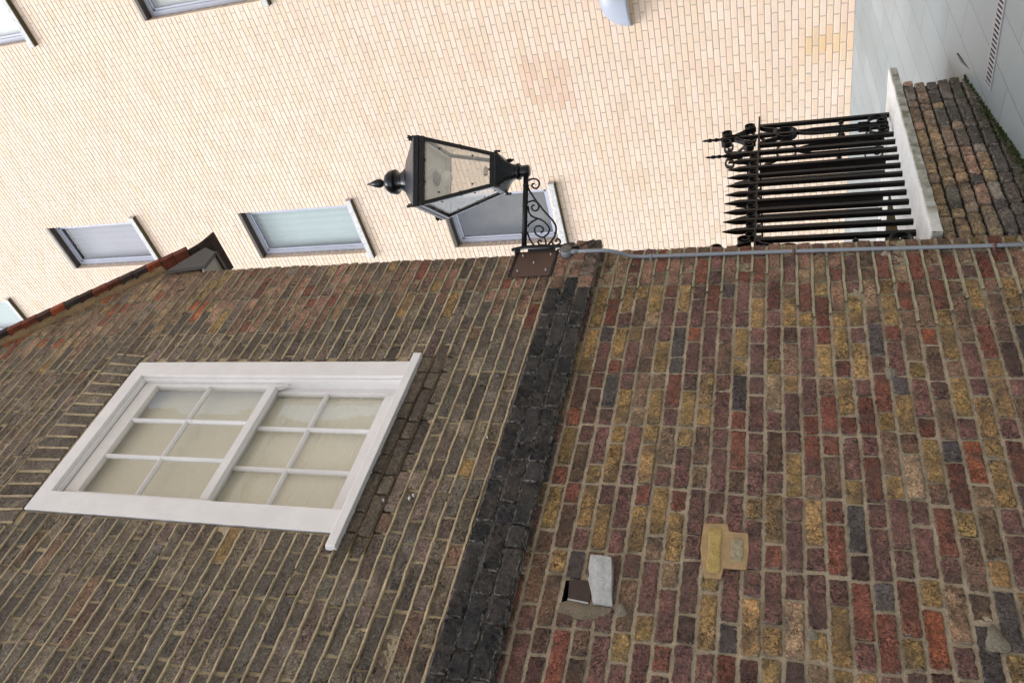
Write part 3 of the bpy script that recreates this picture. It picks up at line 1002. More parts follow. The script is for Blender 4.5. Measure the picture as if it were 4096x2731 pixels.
us = sash('upper_sash', 2.800, 1.868, 2.742, 2.762, 3.705, 0.043, 0.092, 0.052, (2.167, 2.433), (3.225,), winobj)
ls = sash('lower_sash', 2.848, 1.868, 2.742, 1.975, 2.835, 0.046, 0.045, 0.100, (2.160, 2.438), (2.452,), winobj)
mb = MB()
mb.prism([(2.696, 2.802, 2.764), (2.742, 2.802, 2.764), (2.742, 2.802, 2.705), (2.733, 2.802, 2.692), (2.722, 2.802, 2.700), (2.716, 2.802, 2.722), (2.704, 2.802, 2.738)], (0, 0.032, 0))
mb.build('sash_horn', M_PAINT, winobj, bevel=0.002, seg=1)
mb = MB()
mb.prism([(1.868, 2.802, 2.764), (1.912, 2.802, 2.764), (1.905, 2.802, 2.738), (1.893, 2.802, 2.722), (1.888, 2.802, 2.700), (1.877, 2.802, 2.692), (1.868, 2.802, 2.705)], (0, 0.032, 0))
mb.build('sash_horn', M_PAINT, winobj, bevel=0.002, seg=1)
mb = MB()


def pane(mb, x0, x1, y, z0, z1):
    mb.add([(x0, y, z0), (x1, y, z0), (x1, y, z1), (x0, y, z1)], [(0, 1, 2, 3)])


for (x0, x1) in ((1.90, 2.167), (2.167, 2.433), (2.433, 2.712)):
    for (z0, z1) in ((2.80, 3.225), (3.225, 3.63)):
        g = RNG.normal(0, 0.0006)
        mb.add([(x0, 2.820 + g, z0), (x1, 2.820 - g, z0), (x1, 2.820 + RNG.normal(0, .0006), z1), (x0, 2.820, z1)], [(0, 1, 2, 3)])
for (x0, x1) in ((1.90, 2.160), (2.160, 2.438), (2.438, 2.712)):
    for (z0, z1) in ((2.06, 2.452), (2.452, 2.80)):
        g = RNG.normal(0, 0.0006)
        mb.add([(x0, 2.868 + g, z0), (x1, 2.868 - g, z0), (x1, 2.868 + RNG.normal(0, .0006), z1), (x0, 2.868, z1)], [(0, 1, 2, 3)])
mb.build('panes', M_SASHGLASS, winobj)
mb = MB()
vs, fs = [], []
zz = 1.9
i = 0
while zz < 3.76:                      # pleated sheet added behind the panes, standing in for their striped reflection
    vs += [(1.80, 2.890 + (0.007 if i % 2 else 0.0), zz), (2.80, 2.890 + (0.007 if i % 2 else 0.0), zz)]
    zz += 0.052 if i % 2 else 0.008
    i += 1
for j in range(i - 1): fs.append((2 * j, 2 * j + 1, 2 * j + 3, 2 * j + 2))
mb.add(vs, fs)
mb.build('reflection_sheet', M_REFLSHEET, winobj)
mb = MB()
mb.prism([(1.653, 2.715, 1.882), (1.653, 2.715, 1.930), (1.653, YA - 0.004, 1.942), (1.653, YA + 0.135, 1.960), (1.653, YA + 0.135, 1.900), (1.653, 2.735, 1.884)], (1.230, 0, 0))
mb.build('window_sill', M_PAINT, winobj, bevel=0.004)

# ------------------------------------------------------------------ pale brick building
XB = 9.75
pale = empty('pale_brick_building', (XB, 4.4, -0.8), 'pale peach brick building with grey framed windows closing the end of the lane', 'building')
# openings: (y0, y1, z0, z1)  y0 is nearer the right-hand side
OPEN = [(5.965, 6.90, 10.93, 12.95, 'lilac'), (5.955, 6.895, 6.60, 8.70, 'teal'), (5.94, 6.885, 3.27, 5.01, 'dark'),
        (1.55, 2.72, 6.58, 8.53, 'white'), (1.55, 2.72, 10.72, 12.7, 'white'), (7.66, 8.60, 15.33, 17.2, 'teal')]
PEACH = [((0.61, 0.492, 0.390), 4), ((0.62, 0.505, 0.410), 4), ((0.63, 0.515, 0.428), 3), ((0.595, 0.478, 0.365), 1.2), ((0.60, 0.468, 0.372), 0.8)]


def twW(u, v, d): return (XB - d, -u, v)


YW0, YW1, ZW0, ZW1 = -3.2, 12.4, -1.2, 18.2
mb = MB()


PEACH = [((c[0] * 1.05, c[1] * 1.0, c[2] * 0.95), w_) for c, w_ in PEACH]


def flat_brick(mb, tw, u0, u1, v0, v1, col, d=0.0, e=0.004, depth=0.014):
    pts = [(u0, v0), (u1, v0), (u1, v1), (u0, v1)]
    vv = [tw(u, v, d - depth) for u, v in pts] + [tw(u, v, d - 0.003) for u, v in pts]
    vv += [tw(u + (e if i in (0, 3) else -e), v + (e if i in (0, 1) else -e), d) for i, (u, v) in enumerate(pts)]
    f = [(8, 9, 10, 11)]
    for i in range(4):
        j = (i + 1) % 4
        f += [(4 + i, 4 + j, 8 + j, 8 + i), (i, j, 4 + j, 4 + i)]
    mb.add(vv, f, 0, col)


def pale_col(y, z):
    c = jitter(pick(PEACH), 0.015)
    # old make-good of slightly pinker bricks, and rust run-off near the ground
    if 3.95 < y < 4.65 and 2.62 < z < 3.25 and RNG.random() < 0.75: c = (c[0] * 0.93, c[1] * 0.86, c[2] * 0.83)
    g = math.exp(-((y - 4.27) / 0.16) ** 2 - ((z + 0.45) / 0.30) ** 2)
    c = (c[0] * (1 - 0.02 * g), c[1] * (1 - 0.12 * g), c[2] * (1 - 0.36 * g))
    return c


r = 0
z = -0.775 - 5 * 0.0752
while z < ZW1:
    off = 0.1125 if r % 2 else 0.0
    u = -YW1 + off - 0.2
    while u < -YW0:
        u0, u1 = u + 0.005, u + 0.22
        u += 0.225
        pieces = [(u0, u1)]
        zc = z + 0.0376
        for (y0, y1, a, b, _) in OPEN:
            if zc < a or zc > b: continue
            q = []
            for (p0, p1) in pieces:
                if p1 <= -y1 or p0 >= -y0: q.append((p0, p1)); continue
                if p0 < -y1: q.append((p0, -y1 - 0.001))
                if p1 > -y0: q.append((-y0 + 0.001, p1))
            pieces = q
        for p0, p1 in pieces:
            if p1 - p0 < 0.02: continue
            flat_brick(mb, twW, p0 + RNG.normal(0, .0007), p1, z + 0.005 + RNG.normal(0, .0005), z + 0.0705, pale_col(-(p0 + p1) / 2, zc), RNG.normal(0, 0.0007))
    z += 0.0752
    r += 1
# joints sheet
MJ = (0.44, 0.40, 0.35)
ys = sorted(set([YW0, YW1] + [v for o in OPEN for v in o[:2]]))
zs = sorted(set([ZW0, ZW1] + [v for o in OPEN for v in o[2:4]]))
for i in range(len(ys) - 1):
    for j in range(len(zs) - 1):
        yc, zc = (ys[i] + ys[i + 1]) / 2, (zs[j] + zs[j + 1]) / 2
        if any(o[0] < yc < o[1] and o[2] < zc < o[3] for o in OPEN): continue
        X = XB + 0.0055
        mb.add([(X, ys[i + 1], zs[j]), (X, ys[i], zs[j]), (X, ys[i], zs[j + 1]), (X, ys[i + 1], zs[j + 1])], [(0, 1, 2, 3)], 0, MJ)
# brick jambs of the openings
DEP = 0.135
for (y0, y1, a, b, _) in OPEN:
    for side in (0, 1):
        yy = y1 if side == 0 else y0
        tw = (lambda u, v, d, yy=yy: (XB + u, yy - d, v)) if side == 0 else (lambda u, v, d, yy=yy: (XB + DEP - u, yy + d, v))
        mb.add([tw(0.008, a, -0.006), tw(DEP, a, -0.006), tw(DEP, b, -0.006), tw(0.008, b, -0.006)], [(0, 1, 2, 3)], 0, MJ)
        zz = a
        rr = 0
        while zz < b - 0.03:
            top = min(zz + 0.0702, b)
            if rr % 2 == 0: flat_brick(mb, tw, 0.001, 0.102, zz + 0.005, top, jitter(pick(PEACH), 0.03), 0)
            else:
                flat_brick(mb, tw, 0.001, 0.05, zz + 0.005, top, jitter(pick(PEACH), 0.03), 0)
                flat_brick(mb, tw, 0.055, DEP, zz + 0.005, top, jitter(pick(PEACH), 0.03), 0)
            zz += 0.0752; rr += 1
mb.build('wall', [M_PALE], pale)
mb = MB()
mb.box((XB + 0.35, YW0, ZW0), (XB + 0.40, YW1, ZW1))
mb.build('inner_wall', M_DARK, pale)

for (y0, y1, a, b, kind) in OPEN:
    w = MB()
    xf = XB + 0.11
    fw = 0.075
    w.box((xf, y0, a), (xf + 0.06, y0 + fw, b - 0.05))
    w.box((xf, y1 - fw, a), (xf + 0.06, y1, b - 0.05))
    w.box((xf, y0 + fw, b - 0.12), (xf + 0.06, y1 - fw, b - 0.05))
    w.box((xf, y0 + fw, a), (xf + 0.06, y1 - fw, a + fw))
    g = fw
    for (p, q) in (((xf + 0.012, y0 + g, a + g), (xf + 0.05, y0 + g + 0.035, b - 0.12)), ((xf + 0.012, y1 - g - 0.035, a + g), (xf + 0.05, y1 - g, b - 0.12)),
                   ((xf + 0.012, y0 + g, b - 0.155), (xf + 0.05, y1 - g, b - 0.121)), ((xf + 0.012, y0 + g, a + g), (xf + 0.05, y1 - g, a + g + 0.035))):
        w.box(p, q)
    wo = w.build('window', M_ALU, pale, bevel=0.004, seg=1)
    s = MB()
    s.box((XB + 0.002, y0, b - 0.05), (XB + 0.20, y1, b))
    s.build('lintel_soffit', M_SOFF, wo)
    s = MB()
    s.prism([(XB - 0.075, y0 - 0.12, a - 0.125), (XB - 0.075, y0 - 0.12, a - 0.035), (XB + 0.12, y0 - 0.12, a), (XB + 0.12, y0 - 0.12, a - 0.125)], (0, y1 - y0 + 0.19, 0))
    s.build('sill', M_SILL, wo, bevel=0.006)
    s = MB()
    s.box((XB - 0.068, y0 - 0.115, a - 0.133), (XB + 0.02, y1 + 0.065, a - 0.1255))  # dark olive slip below the sill, its shade put into the colour
    s.build('sill_shade', M_SILLSHADE, wo)
    s = MB()
    s.add([(xf + 0.03, y1 - g, a + g), (xf + 0.03, y0 + g, a + g), (xf + 0.03, y0 + g, b - 0.12), (xf + 0.03, y1 - g, b - 0.12)], [(0, 1, 2, 3)])
    s.build('pane', M_GLASS, wo)
    s = MB()
    vs, fs = [], []
    nn = 60
    for i in range(nn + 1):
        y = y1 - (y1 - y0) * i / nn
        amp = 0.007 if kind in ('teal', 'lilac') else (0.0 if kind == 'dark' else 0.003)
        x = xf + (0.12 if kind != 'dark' else 0.21) + amp * math.sin(i * 0.8 + 0.5 * math.sin(i * 0.31))
        for zz in (a, b): vs.append((x, y, zz))
    for i in range(nn): fs.append((2 * i, 2 * i + 2, 2 * i + 3, 2 * i + 1))
    s.add(vs, fs, 0, None, True)
    s.build('curtain' if kind in ('teal', 'lilac') else ('blind' if kind == 'white' else 'room_back'),
            {'teal': M_CURT, 'lilac': M_LILAC, 'white': M_BLIND, 'dark': M_ROOM}[kind], wo)

# ------------------------------------------------------------------ lane
pv = MB()
SL = 0.0952


def gz_(x): return -1.27 + SL * (x - 4.5)


def gz_all(x): return gz_(x)


xs = [-40, -12, -6] + [round(-4 + 0.5 * i, 2) for i in range(28)] + [XB + 0.02]
yv = [-30, -5, -2, 0, 1.5, 2.75, 3.5, 5, 7, 9, 30]
pts = [(x, y, gz_all(x)) for x in xs for y in yv]
fcs = []
for i in range(len(xs) - 1):
    for j in range(len(yv) - 1):
        a = i * len(yv) + j
        fcs.append((a, a + len(yv), a + len(yv) + 1, a + 1))
pv.add(pts, fcs)
pave = pv.build('pavement', M_PAVE)
pave['kind'] = 'structure'

# drain channel
dr = empty('drain_channel', (5.22, 1.6, gz_(5.22)), 'narrow slotted metal drain channel set in the grey paving', 'drain')
s = MB()
up = Vector((-SL, 0, 1)).normalized()
ex = Vector((1, 0, SL)).normalized()


def dpt(u, y, h=0.0): return Vector((5.222, 0, gz_(5.222))) + ex * u + Vector((0, y, 0)) + up * h


def dbox(s, u0, u1, y0, y1, h0, h1):
    c = dpt((u0 + u1) / 2, (y0 + y1) / 2, (h0 + h1) / 2)
    s.obox(c, ex * (u1 - u0) / 2, Vector((0, (y1 - y0) / 2, 0)), up * (h1 - h0) / 2)


dbox(s, -0.062, -0.046, -1.0, 2.69, 0.0005, 0.007)
dbox(s, 0.046, 0.062, -1.0, 2.69, 0.0005, 0.007)
dbox(s, -0.046, 0.046, 2.672, 2.69, 0.0005, 0.007)
s.build('frame', M_STEEL, dr)
s = MB()
dbox(s, -0.046, 0.046, -1.0, 2.672, 0.0005, 0.0025)  # black sheet on the paving stands in for the dark inside the channel
s.build('channel_shade', M_BLACK, dr)
s = MB()
y = -0.98
while y < 2.66:
    dbox(s, -0.046, 0.046, y, y + 0.015, 0.003, 0.0062)
    y += 0.030
s.build('grate', M_STEEL, dr)

# ------------------------------------------------------------------ low wall with its wide coping
DF = Vector((0.9992, 0.0395, 0)); NF = Vector((-0.0395, 0.9992, 0))
O_F = Vector((3.80, 2.775, 0))
low = empty('low_brick_wall', (4.75, 2.9, -1.2), 'low worn brown brick wall under a broad whitewashed coping slab', 'wall')


def twL(u, v, d):
    p = O_F + DF * u - NF * d
    return (p.x, p.y, v)


ZC = -0.716
mb = MB()
row = 0
zt = ZC - 0.060
pitch = 0.0712
LW = [(lin(138, 118, 92, 1.75), 3), (lin(130, 113, 95, 1.75), 3), (lin(150, 128, 98, 1.75), 1.6), (lin(144, 116, 98, 1.75), 0.8), (lin(116, 108, 100, 1.75), 1.6)]
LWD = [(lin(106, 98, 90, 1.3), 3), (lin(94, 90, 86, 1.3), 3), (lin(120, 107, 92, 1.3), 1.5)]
while zt - row * pitch > -1.75:
    z1 = zt - row * pitch - 0.004
    z0 = z1 - pitch + 0.012
    u = -0.03 if row % 2 else -0.10
    hdr = row % 2 == 0
    while u < 1.905:
        L = (0.097 if hdr else 0.205) + RNG.normal(0, 0.006)
        hdr = not hdr
        u0, u1 = u, min(u + L, 1.915 + RNG.normal(0, 0.010))
        u += L + 0.012
        if u1 - u0 < 0.04: continue
        x = O_F.x + u0
        g = gz_((O_F + DF * (u0 + u1) / 2).x)
        if z1 < g - 0.02: continue
        hgt = (z0 - g)
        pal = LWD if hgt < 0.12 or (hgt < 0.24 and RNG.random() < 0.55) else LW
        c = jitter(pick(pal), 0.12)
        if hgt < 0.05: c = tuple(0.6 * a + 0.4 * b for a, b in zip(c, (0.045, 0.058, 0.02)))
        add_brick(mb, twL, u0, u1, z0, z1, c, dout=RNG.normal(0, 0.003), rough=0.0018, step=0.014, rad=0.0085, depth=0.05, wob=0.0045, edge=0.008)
    row += 1
# recessed dark joints and the far return
jc = (0.050, 0.048, 0.038)
mb.prism([twL(-0.12, -1.75, -0.026), twL(1.885, -1.75, -0.026), twL(1.885, ZC - 0.06, -0.026), twL(-0.12, ZC - 0.06, -0.026)], tuple(NF * 0.16), 1, jc)


def twR(u, v, d):
    p = O_F + DF * (1.895 + d) + NF * u
    return (p.x, p.y, v)


for row in range(9):
    z1 = zt - row * pitch - 0.004
    z0 = z1 - pitch + 0.012
    u = 0.0 if row % 2 == 0 else -0.10
    while u < 1.75:
        L = 0.205
        if u > -0.01 or True:
            if max(u, 0.02) < u + L: add_brick(mb, twR, max(u, 0.03), u + L, z0, z1, jitter(pick(LW), 0.12), dout=0.0, rad=0.012, depth=0.04, edge=0.011)
        u += L + 0.012
mb.build('brickwork', [M_OLD, M_MOR], low)

# coping: broad slab with a three-cornered opening to the area below
mb = MB()
A = (3.795, 2.741); B = (5.998, 2.872); Cc = (5.93, 4.62); D = (3.80, 4.62)
P = (5.46, 3.535); Q1 = (4.05, 3.43); Q2 = (4.05, 4.42); Q3 = (5.44, 4.42)
TH = 0.056
N = 24
topz = lambda x, y: ZC
outer = [A, B, Cc, D]
inner = [Q1, P, Q3, Q2]
verts, faces, cols = [], [], []


def addv(x, y, z, w):
    verts.append((x, y, z)); cols.append((w, w, w)); return len(verts) - 1


def strip(p, q, i0, i1, n=26):
    """top surface between an outer edge p-q and an inner edge i0-i1"""
    m = 8
    idx = []
    for a in range(n + 1):
        t = a / n
        o = (p[0] + (q[0] - p[0]) * t, p[1] + (q[1] - p[1]) * t)
        i_ = (i0[0] + (i1[0] - i0[0]) * t, i0[1] + (i1[1] - i0[1]) * t)
        rowi = []
        for b in range(m + 1):
            s_ = b / m
            rowi.append(addv(o[0] + (i_[0] - o[0]) * s_, o[1] + (i_[1] - o[1]) * s_, ZC + random.gauss(0, 0.0007), 1.0))
        idx.append(rowi)
    for a in range(n):
        for b in range(m):
            faces.append((idx[a][b], idx[a + 1][b], idx[a + 1][b + 1], idx[a][b + 1]))
    # edge face
    prev = None
    for a in range(n + 1):
        t = a / n
        x = p[0] + (q[0] - p[0]) * t; y = p[1] + (q[1] - p[1]) * t
        dx, dy = q[0] - p[0], q[1] - p[1]
        ln = math.hypot(dx, dy)
        ox, oy = dy / ln, -dx / ln
        jj = 0.002 * math.sin(40 * t) + random.gauss(0, 0.0008)
        w0 = 0.85; w1 = 0.0 if t > 0.10 or p is not A else 0.75
        k1 = addv(x + ox * (jj + 0.002), y + oy * (jj + 0.002), ZC - 0.006, w0 * 0.6 + 0.1)
        k2 = addv(x + ox * (jj + 0.003), y + oy * (jj + 0.003), ZC - 0.012, w1)
        k3 = addv(x + ox * jj, y + oy * jj, ZC - TH + random.gauss(0, 0.0012), w1)
        k4 = addv(x - ox * 0.12, y - oy * 0.12, ZC - TH, 0.3)
        cur = (idx[a][0], k1, k2, k3, k4)
        if prev:
            for b in range(4): faces.append((prev[b], prev[b + 1], cur[b + 1], cur[b]))
        prev = cur


strip(A, B, Q1, P)
strip(B, Cc, P, Q3)
strip(Cc, D, Q3, Q2)
strip(D, A, Q2, Q1)
n0 = len(mb.v)
mb.v.extend(verts); mb.col.extend(cols); mb.f.extend(faces); mb.m.extend([0] * len(faces)); mb.smooth.extend([False] * len(faces))
mb.build('coping', M_COP, low, label='whitewashed slab coping with a greenish streaked edge')
# mossy sides of the opening
mb = MB()
pts = [Q1, P, Q3, Q2]
for i in range(4):
    p, q = pts[i], pts[(i + 1) % 4]
    mb.add([(p[0], p[1], ZC - 0.001), (q[0], q[1], ZC - 0.001), (q[0], q[1], ZC - 1.0), (p[0], p[1], ZC - 1.0)], [(0, 1, 2, 3)])
mb.add([(p[0], p[1], ZC - 0.9) for p in pts], [(0, 1, 2, 3)])
mb.build('area_opening', m_plain('mossy_render', lin(120, 106, 66, 0.75), 0.9, 0.3, 9, 0.4), low, label='mossy sides of the opening behind the railing')

# moss along the foot
mb = MB()
for i in range(420):
    u = random.random() ** 0.8 * 2.0 - 0.05
    u = min(u, 1.88)
    p = O_F + DF * u
    g = gz_(p.x)
    near = abs(u - 0.95) < 0.45
    r_ = random.uniform(0.003, 0.009) * (1.3 if near and random.random() < 0.6 else 1.0)
    out_ = random.uniform(-0.006, 0.024)
    c = Vector((p.x, p.y, g)) - NF * out_ + Vector((0, 0, random.uniform(-0.003, 0.006)))
    vs = [c + Vector((r_ * math.cos(a) * random.uniform(.7, 1.3), r_ * math.sin(a) * random.uniform(.7, 1.3), 0)) for a in [k_ * PI / 3 for k_ in range(6)]]
    vs += [c + Vector((r_ * 0.55 * math.cos(a + .4), r_ * 0.55 * math.sin(a + .4), r_ * 0.8)) for a in [k_ * PI / 3 for k_ in range(6)]]
    f = [(k_, (k_ + 1) % 6, 6 + (k_ + 1) % 6, 6 + k_) for k_ in range(6)] + [tuple(range(6, 12))]
    mb.add(vs, f, 0, None, True)
    if near and random.random() < 0.5:
        c2 = Vector((p.x, p.y, g)) - NF * 0.012 + Vector((0, 0, random.uniform(0.0, 0.05)))
        vs = [c2 + DF * (r_ * math.cos(a)) + Vector((0, 0, r_ * 0.8 * math.sin(a))) for a in [k_ * PI / 3 for k_ in range(6)]] + [c2 - NF * r_ * 0.5]
        mb.add(vs, [(k_, (k_ + 1) % 6, 6) for k_ in range(6)], 0, None, True)
mo = mb.build('moss', M_MOSS)
tag(mo, 'green moss creeping along the foot of the low brick wall', 'moss', kind='stuff')

# slate wedge where the wall ends
mb = MB()
w0, w1, w2 = (5.90, 2.765), (5.53, 2.752), (5.70, 2.84)
mb.prism([(w1[0], w1[1], gz_(w1[0]) - 0.02), (w0[0], w0[1], gz_(w0[0]) - 0.005), (5.80, 2.805, gz_(5.80) - 0.02), (5.66, 2.86, gz_(5.66) - 0.02)], (0, 0, 0.017))
wd = mb.build('kerb_stone', M_SLATE, bevel=0.003)
tag(wd, 'dark pointed slate kerb stone at the far foot of the low wall', 'stone')

# ------------------------------------------------------------------ iron railing on the coping
F0 = Vector((4.198, 3.049, 0))
rail = empty('iron_railing', (4.9, 3.1, ZC), 'black wrought iron railing with spear points and scrolled panels on the white coping', 'railing')
ZR = 0.180


def fp(d, off, z): return F0 + DF * d + NF * off + Vector((0, 0, z))


def fbar(d, off, prof, e1=DF, e2=NF):
    s = MB()
    p = F0 + DF * d + NF * off
    s.sqloft(prof, p.x, p.y, e1, e2)
    return s


SPEAR = [(0.0142, ZC - 0.01), (0.0142, ZR + 0.055), (0.0158, ZR + 0.085), (0.0145, ZR + 0.125), (0.0085, ZR + 0.165), (0.0022, ZR + 0.205)]
PLAIN = [(0.0142, ZC - 0.01), (0.0142, ZR + 0.004)]
front = [0.020, 0.141, 0.256, 0.369, 0.483, 0.594, 0.712, 0.824, 0.936, 1.045, 1.155]
for i, d in enumerate(front):
    fbar(d, 0, SPEAR if i > 0 else PLAIN).build('spear_bar', M_RAIL, rail)
ret = [0.47, 0.58, 0.69, 0.80, 0.91, 1.02, 1.13]
XR = 1.575
for o in ret:
    fbar(XR, o, SPEAR).build('spear_bar', M_RAIL, rail)
s = MB()
for d0, d1 in ((-0.62, 1.70),):
    s.obox(fp((d0 + d1) / 2, 0, ZR), DF * ((d1 - d0) / 2), NF * 0.022, Vector((0, 0, 0.006)))
s.build('top_rail', M_RAIL, rail)
s = MB()
s.obox(fp(XR, 0.62, ZR + 0.002), DF * 0.022, NF * 0.60, Vector((0, 0, 0.006)))
s.build('top_rail', M_RAIL, rail)


def circ(cx, cz, r, a0=0, a1=360, n=22):
    return [(cx + r * math.cos(math.radians(a0 + (a1 - a0) * i / n)), cz + r * math.sin(math.radians(a0 + (a1 - a0) * i / n))) for i in range(n + 1)]


def spiral(cx, cz, r0, r1, a0, a1, n=26):
    out = []
    for i in range(n + 1):
        t = i / n
        an = math.radians(a0 + (a1 - a0) * t)
        r = r0 + (r1 - r0) * t
        out.append((cx + r * math.cos(an), cz + r * math.sin(an)))
    return out


PF = (F0, DF, NF)
PR_ = (F0 + DF * XR, NF, -DF)
# small iron rings between the points
for bars_, pln in ((front, PF), (ret, PR_)):
    for i in range(len(bars_) - 1):
        s = MB()
        s.ribbon(circ((bars_[i] + bars_[i + 1]) / 2, ZR + 0.032, 0.026), pln, 0.030, 0.005)
        s.build('iron_ring', M_RAIL, rail)


def panel(plane, c, parent):
    o, d, n = plane
    pt = lambda a, z: Vector(o) + Vector(d) * a + Vector((0, 0, z))
    s = MB()
    for a in (c - 0.15, c + 0.15):
        p = pt(a, 0)
        s.sqloft([(0.0142, ZC - 0.01), (0.0142, ZR)], p.x, p.y, d, n)
    for a in (c - 0.036, c + 0.036):
        s.tube([pt(a, ZC + 0.02), pt(a, -0.20), pt(c + (a - c) * 0.5, -0.12), pt(c, -0.085)], 0.0115, 6)
        s.lathe([(0.001, -0.02), (0.017, -0.008), (0.019, 0), (0.017, 0.008), (0.001, 0.02)], pt(c + (a - c) * 2.6, -0.39), (0, 0, 1), 10)
    # flat bar joining the two middle rods to the uprights
    s.ribbon([(c - 0.15, -0.39), (c + 0.15, -0.39)], plane, 0.008, 0.006)
    p = pt(c, 0)
    s.sqloft([(0.012, -0.10), (0.012, 0.43)], p.x, p.y, d, n)
    # twisted finial
    prof = []
    for i in range(40):
        t = i / 39
        z_ = 0.43 + 0.165 * t
        r_ = (0.0125 + 0.0035 * math.sin(t * 22)) * (1 if t < 0.8 else (1 - (t - 0.8) / 0.2 * 0.9))
        prof.append((r_, z_))
    s.lathe(prof, (p.x, p.y, 0), (0, 0, 1), 8)
    s.build('panel_bar', M_RAIL, parent)
    s = MB()
    s.ribbon(circ(c, -0.012, 0.072), plane, 0.042, 0.009)
    s.build('iron_ring', M_RAIL, parent)
    for sg in (-1, 1):
        s = MB()
        # leaf-shaped braces below the rail
        s.ribbon([(c + sg * 0.135, ZR - 0.01), (c + sg * 0.10, 0.14), (c + sg * 0.075, 0.075), (c + sg * 0.055, 0.045)], plane, 0.034, 0.016)
        # foot scrolls
        s.build('leaf_brace', M_RAIL, parent)
        s = MB()
        s.ribbon([(c + sg * 0.040, -0.50)] + spiral(c + sg * 0.075, -0.632, 0.064, 0.060, 125 if sg > 0 else 55, (125 - 250) if sg > 0 else (55 + 250), 18) + spiral(c + sg * 0.062, -0.655, 0.036, 0.014, -125 if sg > 0 else 305, (-125 - 330) if sg > 0 else (305 + 330), 18), plane, 0.038, 0.008)
        # crown scrolls above the rail
        lo = spiral(c + sg * 0.150, ZR + 0.062, 0.012, 0.050, 90, 90 + sg * 500)
        s.build('scrollwork', M_RAIL, parent)
        s = MB()
        s.ribbon(lo + [(c + sg * 0.085, ZR + 0.10), (c + sg * 0.05, ZR + 0.135), (c + sg * 0.018, ZR + 0.175)], plane, 0.042, 0.009)
        s.build('scrollwork', M_RAIL, parent)
        s = MB()
        s.ribbon([(c + sg * 0.014, ZR + 0.13), (c + sg * 0.020, ZR + 0.19)] + spiral(c + sg * 0.068, ZR + 0.225, 0.046, 0.014, 180 if sg > 0 else 0, (180 - 430) if sg > 0 else 430), plane, 0.042, 0.009)
        s.build('scrollwork', M_RAIL, parent)


panel(PF, 1.415, rail)
panel(PF, -0.125, rail)
panel(PR_, 0.225, rail)

# ------------------------------------------------------------------ conduit on the corner
cd = empty('conduit', (3.68, 2.72, 0.0), 'grey electrical conduit with a round junction box running down the brick corner', 'conduit')
s = MB()
path = [(3.652, 2.650, 1.165), (3.650, 2.650, 1.05), (3.648, 2.650, 0.975), (3.653, 2.660, 0.945), (3.668, 2.685, 0.905), (3.682, 2.715, 0.868), (3.690, 2.732, 0.835),
        (3.688, 2.735, 0.78), (3.682, 2.735, 0.52), (3.678, 2.735, 0.2), (3.673, 2.735, -0.04), (3.660, 2.735, -0.5), (3.645, 2.735, -0.98), (3.640, 2.735, -1.30)]
s.tube(path, 0.0105, 12)
s.lathe([(0.0135, 0), (0.0135, 0.045)], (3.652, 2.650, 1.135), (0, 0, 1), 14)
s.build('pipe', M_GREY, cd)
s = MB()
s.lathe([(0.034, 0.0), (0.034, 0.036), (0.033, 0.040)], (3.660, 2.676, 1.203), (0, -1, 0), 28)
s.build('junction_box', M_GREY, cd)
s = MB()
s.lathe([(0.0335, 0.0), (0.0335, 0.004), (0.032, 0.006)], (3.660, 2.6355, 1.203), (0, -1, 0), 28)
for q in (-1, 1):
    s.lathe([(0.004, 0.0), (0.004, 0.008)], (3.660 + q * 0.012, 2.6355, 1.203 + q * 0.018), (0, -1, 0), 8)
s.build('box_lid', M_GREYLID, cd)
s = MB()
s.lathe([(0.011, 0), (0.011, 0.035), (0.013, 0.036), (0.013, 0.048), (0.008, 0.05)], (3.694, 2.660, 1.185), (0.35, 0, -1), 12)
s.build('cable_gland', M_CABLE, cd)
s = MB()
s.tube([(3.712, 2.660, 1.135), (3.725, 2.655, 1.11), (3.745, 2.65, 1.08), (3.757, 2.652, 1.055), (3.752, 2.66, 1.045), (3.742, 2.672, 1.06), (3.735, 2.69, 1.09), (3.75, 2.72, 1.13), (3.79, 2.74, 1.17)], 0.0045, 8)
s.build('cable', M_CABLE, cd)
for i, (x, z_) in enumerate(((3.686, 0.728), (3.673, -0.04), (3.645, -0.978))):
    s = MB()
    m_ = [(x + 0.0135 * math.cos(a), 2.735 - 0.0135 * math.sin(a), z_) for a in [PI * q / 10 for q in range(11)]]
    m_ = [(x + 0.028, 2.749, z_), (x + 0.015, 2.748, z_)] + m_ + [(x - 0.015, 2.748, z_), (x - 0.028, 2.749, z_)]
    vs, fs = [], []
    for p in m_: vs += [(p[0], p[1], p[2] - 0.008), (p[0], p[1], p[2] + 0.008)]
    for q in range(len(m_) - 1): fs.append((2 * q, 2 * q + 2, 2 * q + 3, 2 * q + 1))
    s.add(vs, fs, 0, None, True)
    s.lathe([(0.004, 0), (0.003, 0.004)], (x - 0.022, 2.748, z_), (0, -1, 0), 8)
    o = s.build('clip', M_CLIP if i else M_GREY, cd)
    sd = o.modifiers.new('Solid', 'SOLIDIFY'); sd.thickness = 0.002; sd.offset = 1

# ------------------------------------------------------------------ corner lantern
U = Vector((1, -1, 0)) / math.sqrt(2); NU = Vector((1, 1, 0)) / math.sqrt(2)
CR = Vector((3.78, 2.75, 0))
lan = empty('wall_lantern', (3.78, 2.75, 1.4), 'black four sided street lantern on a scrolled iron bracket at the brick corner', 'lantern')


def up_(t, z, off=0.0): return CR + U * t + NU * off + Vector((0, 0, z))


PU = (CR, U, NU)
TC = 0.515
ax = up_(TC, 0)
